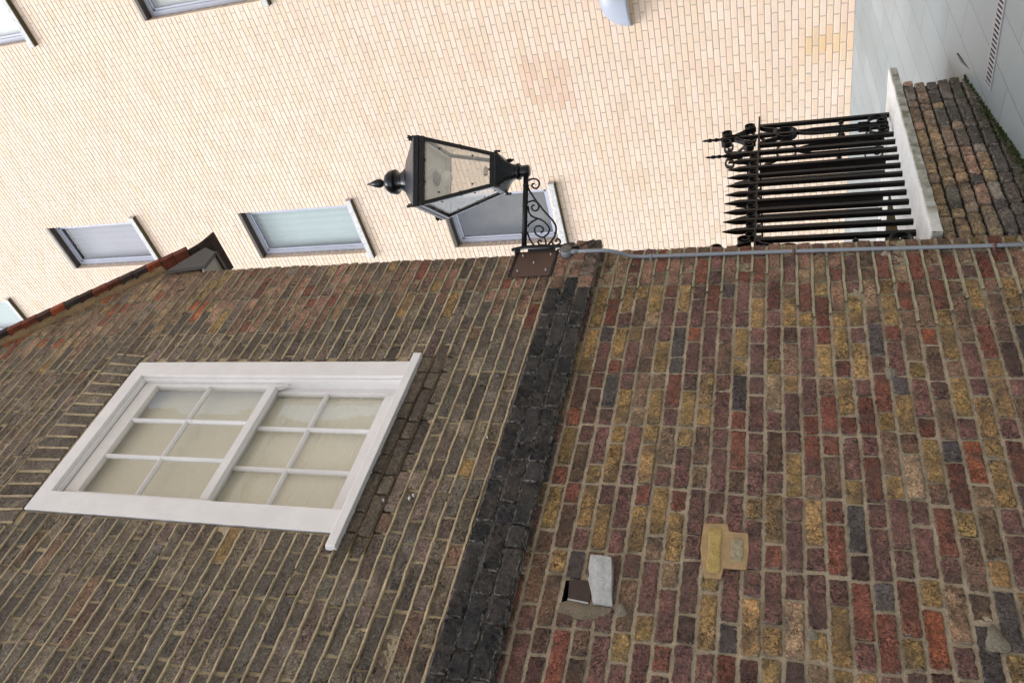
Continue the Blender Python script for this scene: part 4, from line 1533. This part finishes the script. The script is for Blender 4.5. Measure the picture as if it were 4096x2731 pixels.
# wall plate, folded round the corner
s = MB()
s.box((3.550, YA - 0.014, 1.292), (3.786, YA - 0.0105, 1.545))
s.box((3.7865, YA - 0.014, 1.292), (3.790, YA + 0.22, 1.545))
pl_ = s.build('corner_plate', M_PLATE, lan)
s = MB()
s.box((3.548, YA - 0.018, 1.545), (3.795, YA - 0.010, 1.560)) if False else None
s.prism([(3.540, YA - 0.0175, 1.287), (3.553, YA - 0.0175, 1.287), (3.553, YA - 0.0175, 1.288), (3.800, YA - 0.0175, 1.288), (3.800, YA - 0.0175, 1.303), (3.553, YA - 0.0175, 1.303), (3.540, YA - 0.0175, 1.303)], (0, 0.004, 0))
s.build('edge_strip', M_IRON, pl_)
s = MB()
s.box((3.540, YA - 0.0175, 1.541), (3.800, YA - 0.0135, 1.558))
s.build('edge_strip', M_IRON, pl_)
s = MB()
for (bx, bz) in ((3.595, 1.33), (3.595, 1.505), (3.67, 1.42), (3.745, 1.33), (3.745, 1.505)):
    s = MB()
    s.lathe([(0.007, 0.0), (0.007, 0.006), (0.004, 0.007), (0.004, 0.016), (0.001, 0.017)], (bx, YA - 0.014, bz), (0, -1, 0), 8)
    s.build('bolt', M_BOLT, pl_)

# bracket: standing bar, arm, cast scrolls
br = MB()
bar = [up_(0.032, 1.587), up_(0.040, 1.543), up_(0.046, 1.50), up_(0.045, 1.41), up_(0.041, 1.31), up_(0.040, 1.235)]
for i in range(len(bar) - 1):
    a, b = bar[i], bar[i + 1]
    br.obox((a + b) / 2, (b - a) / 2 * 1.02, U * 0.009, NU * 0.022)
br.obox(up_(0.022, 1.40), U * 0.010, NU * 0.012, Vector((0, 0, 0.085)))
for zz in (1.560, 1.262):
    br.lathe([(0.004, -0.018), (0.011, -0.012), (0.014, 0.0), (0.011, 0.010), (0.005, 0.020)], up_(0.012, zz), tuple(U), 14)
br.obox(up_(0.010, 1.548), U * 0.022, NU * 0.014, Vector((0, 0, 0.010)))
br.obox(up_(0.008, 1.275), U * 0.022, NU * 0.012, Vector((0, 0, 0.010)))
bko = br.build('bracket', M_IRON, lan, bevel=0.003)
s = MB()
s.tube([up_(0.045, 1.512), up_(0.30, 1.505), up_(0.505, 1.499)], 0.0165, 16)
for (t, zz) in ((0.425, 1.5005), (0.295, 1.504), (0.132, 1.5095)):
    s.lathe([(0.0165, -0.006), (0.0205, -0.003), (0.0205, 0.003), (0.0165, 0.006)], up_(t, zz), tuple(U), 16)
s.build('arm', M_IRON, bko)
SCR = [
[(0.456,1.485),(0.461,1.467),(0.463,1.448),(0.455,1.428),(0.437,1.416),(0.416,1.418),(0.403,1.431),(0.405,1.447),(0.415,1.459),(0.426,1.462),(0.433,1.455),(0.431,1.447)],
[(0.414,1.487),(0.388,1.476),(0.362,1.459),(0.330,1.438),(0.292,1.409),(0.250,1.376),(0.214,1.343),(0.183,1.319),(0.155,1.309),(0.123,1.311),(0.097,1.322),(0.075,1.338),(0.060,1.352),(0.046,1.366)],
[(0.320,1.490),(0.326,1.471),(0.328,1.452),(0.318,1.433),(0.297,1.419),(0.274,1.423),(0.265,1.440),(0.273,1.457),(0.288,1.464),(0.299,1.457),(0.299,1.445)],
[(0.328,1.452),(0.331,1.437)],
[(0.296,1.488),(0.280,1.483),(0.262,1.481),(0.243,1.471),(0.228,1.452),(0.219,1.428),(0.209,1.404),(0.193,1.381),(0.172,1.362),(0.148,1.351),(0.126,1.357),(0.111,1.371),(0.101,1.395),(0.109,1.418),(0.126,1.438),(0.149,1.446),(0.167,1.438),(0.171,1.416),(0.162,1.397),(0.148,1.389),(0.135,1.395),(0.130,1.407)],
[(0.172,1.490),(0.194,1.471),(0.207,1.447),(0.215,1.428)],
[(0.138,1.490),(0.110,1.482),(0.086,1.471),(0.065,1.457),(0.053,1.445)],
[(0.102,1.384),(0.081,1.376),(0.063,1.373),(0.047,1.370)],
[(0.052,1.375),(0.055,1.395),(0.058,1.414),(0.070,1.422),(0.081,1.418),(0.082,1.407),(0.074,1.399)],
[(0.075,1.338),(0.058,1.329),(0.046,1.317)],
[(0.046,1.319),(0.051,1.303),(0.058,1.286),(0.072,1.283),(0.084,1.291),(0.083,1.305),(0.076,1.311),(0.069,1.306)],
]


def smooth_path(p, n=3):
    out = []
    m = len(p)
    for i in range(m - 1):
        p0, p1, p2, p3 = p[max(i - 1, 0)], p[i], p[i + 1], p[min(i + 2, m - 1)]
        for k_ in range(n):
            t = k_ / n
            q = []
            for c in range(2):
                q.append(0.5 * (2 * p1[c] + (p2[c] - p0[c]) * t + (2 * p0[c] - 5 * p1[c] + 4 * p2[c] - p3[c]) * t * t + (3 * p1[c] - p0[c] - 3 * p2[c] + p3[c]) * t ** 3))
            out.append(tuple(q))
    out.append(p[-1])
    return out


for i, p in enumerate(SCR):
    s = MB()
    pp = smooth_path(p, 4)
    n_ = len(pp)
    rad = [0.0058 if i != 1 else 0.0064] * n_
    s.tube([up_(t, zz) for t, zz in pp], rad, 8)
    s.build('scroll', M_IRON, bko)

# lantern body
HB, HT, ZB0, ZT0 = 0.097, 0.213, 1.665, 2.122
fr_ = MB()
# bottom frame, top frame, corner posts
fr_.sqloft([(HB + 0.006, ZB0 - 0.012), (HB + 0.014, ZB0 - 0.004), (HB + 0.010, ZB0 + 0.008)], ax.x, ax.y, U, NU)


def ring_frame(s, ho, hi, z0, z1, ho1=None, hi1=None):
    ho1 = ho1 or ho; hi1 = hi1 or hi
    vs, fs = [], []
    for h, z_ in ((ho, z0), (ho1, z1), (hi1, z1), (hi, z0)):
        for i, j in ((-1, -1), (1, -1), (1, 1), (-1, 1)):
            vs.append(Vector((ax.x, ax.y, z_)) + U * h * i + NU * h * j)
    for a in range(4):
        b = (a + 1) % 4
        for i in range(4):
            j = (i + 1) % 4
            fs.append((4 * a + i, 4 * a + j, 4 * b + j, 4 * b + i))
    s.add(vs, fs)


def hz(z_): return HB + (HT - HB) * (z_ - ZB0) / (ZT0 - ZB0)


ring_frame(fr_, hz(ZB0 + 0.008) + 0.004, hz(ZB0) - 0.020, ZB0 + 0.008, ZB0 + 0.034, hz(ZB0 + 0.034) + 0.003, hz(ZB0 + .034) - 0.018)
ring_frame(fr_, HT + 0.002, HT - 0.022, ZT0 - 0.034, ZT0, HT + 0.004, HT - 0.022)
ring_frame(fr_, HT + 0.008, HT - 0.03, ZT0 + 0.0005, ZT0 + 0.030, HT + 0.008, HT - 0.03)
for i, j in ((-1, -1), (1, -1), (1, 1), (-1, 1)):
    a = Vector((ax.x, ax.y, ZB0)) + U * i * HB + NU * j * HB
    b = Vector((ax.x, ax.y, ZT0)) + U * i * HT + NU * j * HT
    w_ = 0.012
    dirs = (b - a) / 2
    fr_.obox((a + b) / 2 - (U * i + NU * j) * 0.006, dirs, U * w_, NU * w_)
    for t_ in (0.45,):
        p = a + (b - a) * t_
        fr_.obox(p - (U * i + NU * j) * 0.006, dirs.normalized() * 0.006, U * 0.0145, NU * 0.0145)
fobj = fr_.build('lantern_frame', M_IRON2, lan, bevel=0.0025, seg=1)
# glazing clips
s = MB()
for sg, (e, nrm) in ((1, (U, -NU)), (1, (NU, -U))):
    for a_, zz in ((-0.72, 1.80), (-0.78, 2.0), (0.72, 1.80), (0.78, 2.0), (-0.35, 2.085), (0.35, 2.085), (0.0, 1.703)):
        h = hz(zz)
        c = Vector((ax.x, ax.y, zz)) + nrm * (h + 0.001) + e * (a_ * (h - 0.010))
        s = MB()
        s.obox(c, e * 0.005, Vector((0, 0, 0.005)), nrm * 0.003)
        s.build('glazing_clip', M_IRON2, fobj)
# panes
for (e, nrm) in ((U, -NU), (NU, -U), (U, NU), (NU, U)):
    s = MB()
    z0_, z1_ = ZB0 + 0.02, ZT0 - 0.012
    q = []
    for zz, sg in ((z0_, -1), (z0_, 1), (z1_, 1), (z1_, -1)):
        h = hz(zz) - 0.006
        q.append(Vector((ax.x, ax.y, zz)) + nrm * h + e * sg * (h - 0.008))
    s.add(q, [(0, 1, 2, 3)])
    s.build('pane', M_LGLASS, lan)
# roof, collar, chimney dome, finial
s = MB()
s.sqloft([(HT + 0.008, ZT0 + 0.031), (HT + 0.004, ZT0 + 0.040), (0.095, 2.272), (0.090, 2.276)], ax.x, ax.y, U, NU)
s.build('roof', m_plain('blue_black_enamel', (0.035, 0.036, 0.045), 0.28, 0.1, 5, 0.02), lan, bevel=0.003)
s = MB()
s.lathe([(0.100, 2.262), (0.101, 2.276), (0.096, 2.286), (0.088, 2.291), (0.088, 2.296), (0.079, 2.303), (0.079, 2.308), (0.066, 2.325), (0.058, 2.345), (0.056, 2.362),
         (0.062, 2.374), (0.077, 2.378), (0.081, 2.386), (0.078, 2.396), (0.079, 2.400), (0.074, 2.424), (0.058, 2.446), (0.034, 2.458), (0.012, 2.462)], (ax.x, ax.y, 0), (0, 0, 1), 40)
s.build('chimney', M_IRON2, lan)
s = MB()
s.lathe([(0.009, 2.455), (0.009, 2.474), (0.018, 2.480), (0.028, 2.494), (0.030, 2.507), (0.0285, 2.513), (0.029, 2.516), (0.025, 2.534), (0.014, 2.562), (0.006, 2.586), (0.005, 2.596), (0.002, 2.598)], (ax.x, ax.y, 0), (0, 0, 1), 28)
s.build('finial', M_IRON2, lan)
# leaf ornaments on the four eaves corners, small bosses at the foot
for i, j in ((-1, -1), (1, -1), (1, 1), (-1, 1)):
    s = MB()
    dgn = (U * i + NU * j).normalized()
    p = Vector((ax.x, ax.y, ZT0 + 0.026)) + (U * i + NU * j) * (HT - 0.006)
    sd = dgn.cross(Vector((0, 0, 1)))
    prof = [(0, 0), (0.016, 0.0), (0.020, 0.018), (0.014, 0.026), (0.022, 0.036), (0.024, 0.046), (0.014, 0.044), (0.010, 0.056), (0.0, 0.046), (-0.012, 0.052), (-0.012, 0.036), (-0.022, 0.030), (-0.012, 0.018), (-0.014, 0.0)]
    s.prism([p + dgn * a + Vector((0, 0, b)) - sd * 0.004 for a, b in prof], tuple(sd * 0.008))
    s.build('corner_leaf', M_IRON2, lan)
# foot: flared square cup running down to a round socket
s = MB()
vs, fs = [], []
n_ = 32
secs = [(HB + 0.008, 1.655, 0.0), (0.090, 1.645, 0.05), (0.070, 1.622, 0.3), (0.055, 1.598, 0.6), (0.047, 1.575, 0.85), (0.045, 1.560, 1.0)]
for h, zz, rnd in secs:
    for k_ in range(n_):
        an = 2 * PI * k_ / n_ + PI / 4
        c_, s_ = math.cos(an), math.sin(an)
        m_ = max(abs(c_), abs(s_))
        rr = h * ((1 - rnd) / m_ + rnd)
        vs.append(Vector((ax.x, ax.y, zz)) + U * c_ * rr + NU * s_ * rr)
for a in range(len(secs) - 1):
    for k_ in range(n_):
        p, q = a * n_ + k_, a * n_ + (k_ + 1) % n_
        fs.append((p, p + n_, q + n_, q))
s.add(vs, fs, 0, None, True)
s.lathe([(0.045, 1.562), (0.050, 1.556), (0.052, 1.548), (0.050, 1.540), (0.046, 1.536)], (ax.x, ax.y, 0), (0, 0, 1), 28)
s.lathe([(0.034, 1.540), (0.036, 1.532), (0.036, 1.486), (0.032, 1.479), (0.010, 1.478)], (ax.x, ax.y, 0), (0, 0, 1), 28)
for i, j in ((-1, -1), (1, -1), (1, 1), (-1, 1)):
    p = Vector((ax.x, ax.y, ZB0 - 0.012)) + (U * i + NU * j) * (HB + 0.010)
    s.lathe([(0.005, -0.024), (0.009, -0.016), (0.006, -0.010), (0.010, 0.0), (0.007, 0.014), (0.004, 0.018)], tuple(p), (0, 0, 1), 10)
p = Vector((ax.x, ax.y, 1.612)) + U * 0.070
s.prism([p + U * a + Vector((0, 0, b)) - NU * 0.004 for a, b in ((0, 0.03), (-0.012, 0.01), (-0.008, -0.012), (0.002, -0.030), (0.012, -0.034), (0.010, -0.02), (0.018, -0.012), (0.012, 0.004))], tuple(NU * 0.008))
s.build('socket', M_IRON2, lan)
# inside: reflector ceiling, lampholder, frosted bulb
s = MB()
s.sqloft([(HT - 0.030, ZT0 - 0.018), (HT - 0.030, ZT0 - 0.004)], ax.x, ax.y, U, NU)
ring_frame(s, HT - 0.032, HT - 0.045, ZT0 - 0.040, ZT0 - 0.0185)
s.build('reflector', M_OFFW, lan)
s = MB()
s.lathe([(0.050, ZT0 - 0.020), (0.046, ZT0 - 0.030), (0.020, ZT0 - 0.034), (0.020, ZT0 - 0.060), (0.012, ZT0 - 0.062)], (ax.x, ax.y, 0), (0, 0, 1), 20)
s.build('lampholder', m_plain('tarnished_brass', (0.10, 0.085, 0.06), 0.5, 0.2), lan)
s = MB()
s.lathe([(0.012, ZT0 - 0.060), (0.026, ZT0 - 0.062), (0.038, ZT0 - 0.074), (0.043, ZT0 - 0.090), (0.040, ZT0 - 0.108), (0.029, ZT0 - 0.124), (0.013, ZT0 - 0.132), (0.001, ZT0 - 0.134)], (ax.x, ax.y, 0), (0, 0, 1), 24)
s.build('bulb', M_BULB, lan)
# maker's badge on the front pane
zb = 1.722
hb = hz(zb)
nrm = (-NU * (ZT0 - ZB0) - Vector((0, 0, 1)) * (HT - HB)).normalized()
vup = U.cross(nrm) * -1
if vup.z < 0: vup = -vup
cb = Vector((ax.x, ax.y, zb)) - NU * (hb - 0.001) - U * 0.012
s = MB()


def ell(a, b, n=28): return [cb + nrm * 0.002 + U * (a * math.cos(2 * PI * i / n)) + vup * (b * math.sin(2 * PI * i / n)) for i in range(n)]


o_, i_ = ell(0.030, 0.0125), ell(0.027, 0.0100)
s.add(o_ + i_, [(k_, (k_ + 1) % 28, 28 + (k_ + 1) % 28, 28 + k_) for k_ in range(28)])
bd = s.build('badge', M_TEXT, lan)
fc = bpy.data.curves.new('badge_lettering', 'FONT')
fc.body = 'SUGG'
fc.align_x = 'CENTER'; fc.align_y = 'CENTER'
fc.size = 0.0185
fc.extrude = 0.0004
fc.offset = 0.0005
fc.materials.append(M_TEXT)
fo = bpy.data.objects.new('badge_lettering', fc)
C.objects.link(fo)
base = world_loc(bd)
rm = Matrix((U, vup, nrm)).transposed()
bpy.context.view_layer.update()
lm_ = bpy.data.meshes.new_from_object(fo.evaluated_get(bpy.context.evaluated_depsgraph_get()))
bpy.data.objects.remove(fo)
lm_.transform(Matrix.Translation(cb + nrm * 0.002 - base) @ rm.to_4x4())
fo = bpy.data.objects.new('badge_lettering', lm_)
C.objects.link(fo)
fo.parent = bd

# ------------------------------------------------------------------ wall light on the pale building
wl = empty('wall_light', (XB, 3.28, 1.7), 'smooth pale grey half bowl wall light on the peach brick wall', 'wall light')
s = MB()
cy, hw, z0_, hgt = 3.36, 0.375, 1.735, 0.36
vs, fs = [], []
na, nb_ = 26, 12
for j in range(nb_ + 1):
    t = j / nb_                      # 0 at the flat lower rim, 1 at the top
    k_ = math.sqrt(max(0, 1 - (t * 0.985) ** 2.2))
    for i in range(na + 1):
        a = PI * i / na
        vs.append((XB - 0.002 - 0.17 * k_ * math.sin(a), cy + hw * k_ * math.cos(a), z0_ + hgt * t))
for j in range(nb_):
    for i in range(na):
        a = j * (na + 1) + i
        fs.append((a, a + 1, a + na + 2, a + na + 1))
s.add(vs, fs, 0, None, True)
o = s.build('housing', M_LAMPGREY, wl)
sd = o.modifiers.new('Solid', 'SOLIDIFY'); sd.thickness = 0.006; sd.offset = 0
s = MB()
vs = [(XB - 0.004 - 0.15 * math.sin(PI * i / na), cy + (hw - 0.015) * math.cos(PI * i / na), z0_ + 0.012) for i in range(na + 1)]
s.add(vs, [tuple(range(na + 1))])
s.build('diffuser', m_plain('cream_diffuser', (0.62, 0.55, 0.44), 0.5, 0.04), wl)

# ------------------------------------------------------------------ cream building across the lane (seen in the sash panes)
opp = empty('cream_brick_building', (3.0, -5.2, -1.6), 'cream brick building across the lane mirrored in the sash window panes', 'building')
YO = -5.0
t = NT('cream_brickwork')
co = t.obj()
mp = t.n('ShaderNodeMapping'); mp.inputs['Rotation'].default_value = (math.radians(90), 0, 0)
t.l(co, mp.inputs['Vector'])
bk = t.n('ShaderNodeTexBrick')
for n_, v_ in (('Scale', 1.0), ('Brick Width', 0.225), ('Row Height', 0.075), ('Mortar Size', 0.006), ('Mortar Smooth', 0.1)): bk.inputs[n_].default_value = v_
bk.inputs['Color1'].default_value = (0.60, 0.53, 0.44, 1); bk.inputs['Color2'].default_value = (0.66, 0.59, 0.50, 1); bk.inputs['Mortar'].default_value = (0.36, 0.31, 0.25, 1)
t.l(mp.outputs['Vector'], bk.inputs['Vector'])
M_CREAM = t.set(bk.outputs['Color'], 0.8, spec=0.2)
s = MB()
s.box((-7.0, YO - 0.5, -2.6), (9.45, YO, 13.6))
s.build('wall', M_CREAM, opp)
s = MB()
s.box((-7.0, YO - 0.5, 13.602), (9.6, YO + 0.14, 13.9))
s.box((-7.0, YO - 0.5, 9.9), (9.5, YO + 0.05, 10.08))
s.build('cornice', M_STAIN, opp)
for (x0, x1, z0_, z1_) in ((-4, -2.8, 2.5, 4.4), (-1, 0.2, 2.5, 4.4), (2, 3.2, 2.5, 4.4), (2, 3.2, 6.6, 8.5)):
    s = MB()
    for a, b in (((x0, z0_), (x0 + .07, z1_)), ((x1 - .07, z0_), (x1, z1_)), ((x0 + .07, z1_ - .07), (x1 - .07, z1_)), ((x0 + .07, z0_), (x1 - .07, z0_ + .07)), ((x0 + .07, (z0_ + z1_) / 2), (x1 - .07, (z0_ + z1_) / 2 + .05))):
        s.box((a[0], YO + 0.002, a[1]), (b[0], YO + 0.05, b[1]))
    wo = s.build('window', M_PAINT, opp)
    s = MB()
    s.add([(x0 + .06, YO + 0.01, z0_ + .06), (x1 - .06, YO + 0.01, z0_ + .06), (x1 - .06, YO + 0.01, z1_ - .06), (x0 + .06, YO + 0.01, z1_ - .06)], [(0, 1, 2, 3)])
    s.build('pane', m_plain('dark_pane', (0.03, 0.035, 0.04), 0.05, 0.1), wo)

# ------------------------------------------------------------------ light
w = bpy.data.worlds.new('World')
SC.world = w
w.use_nodes = True
nt = w.node_tree
bg = nt.nodes['Background']
sky = nt.nodes.new('ShaderNodeTexSky')
sky.sky_type = 'NISHITA'
sky.sun_disc = False
SUN_EL, SUN_AZ = 56.0, 0.0
vs_ = Vector((-0.40, 0.13, 0.90)).normalized()      # towards the sun
el = math.asin(vs_.z)
rot = math.atan2(vs_.x, vs_.y)
sky.sun_elevation = el
sky.sun_rotation = rot
sky.air_density = 1.0
sky.dust_density = 1.2
sky.ozone_density = 1.0
hs = nt.nodes.new('ShaderNodeHueSaturation')
hs.inputs['Saturation'].default_value = 0.40
nt.links.new(sky.outputs['Color'], hs.inputs['Color'])
nt.links.new(hs.outputs['Color'], bg.inputs['Color'])
bg.inputs['Strength'].default_value = 0.15
sl_ = bpy.data.lights.new('sun', 'SUN')
sl_.energy = 1.15
sl_.angle = math.radians(30)
sl_.color = (1.0, 0.985, 0.97)
so = bpy.data.objects.new('sun', sl_)
C.objects.link(so)
so.rotation_euler = vs_.to_track_quat('Z', 'Y').to_euler()
so.location = (0, 0, 20)

# ------------------------------------------------------------------ camera (held on its side)
cam = bpy.data.cameras.new('camera')
cam.sensor_fit = 'HORIZONTAL'
cam.sensor_width = 36.0
cam.lens = 28.125
cam.clip_start = 0.05
cam.clip_end = 300
co_ = bpy.data.objects.new('camera', cam)
C.objects.link(co_)
X_ = Vector((0.231, 0.228, -0.946)).normalized()
Zc = Vector((-0.697, -0.639, -0.325)).normalized()
X_ = (X_ - Zc * X_.dot(Zc)).normalized()
Yc = Zc.cross(X_)
co_.matrix_world = Matrix((X_, Yc, Zc)).transposed().to_4x4()
SC.camera = co_

SC.view_settings.view_transform = 'Standard'
SC.view_settings.look = 'None'
SC.view_settings.gamma = 1.0
SC.view_settings.exposure = 1.6
SC.render.engine = 'CYCLES'
SC.cycles.use_denoising = True
SC.cycles.max_bounces = 8
SC.cycles.transparent_max_bounces = 16
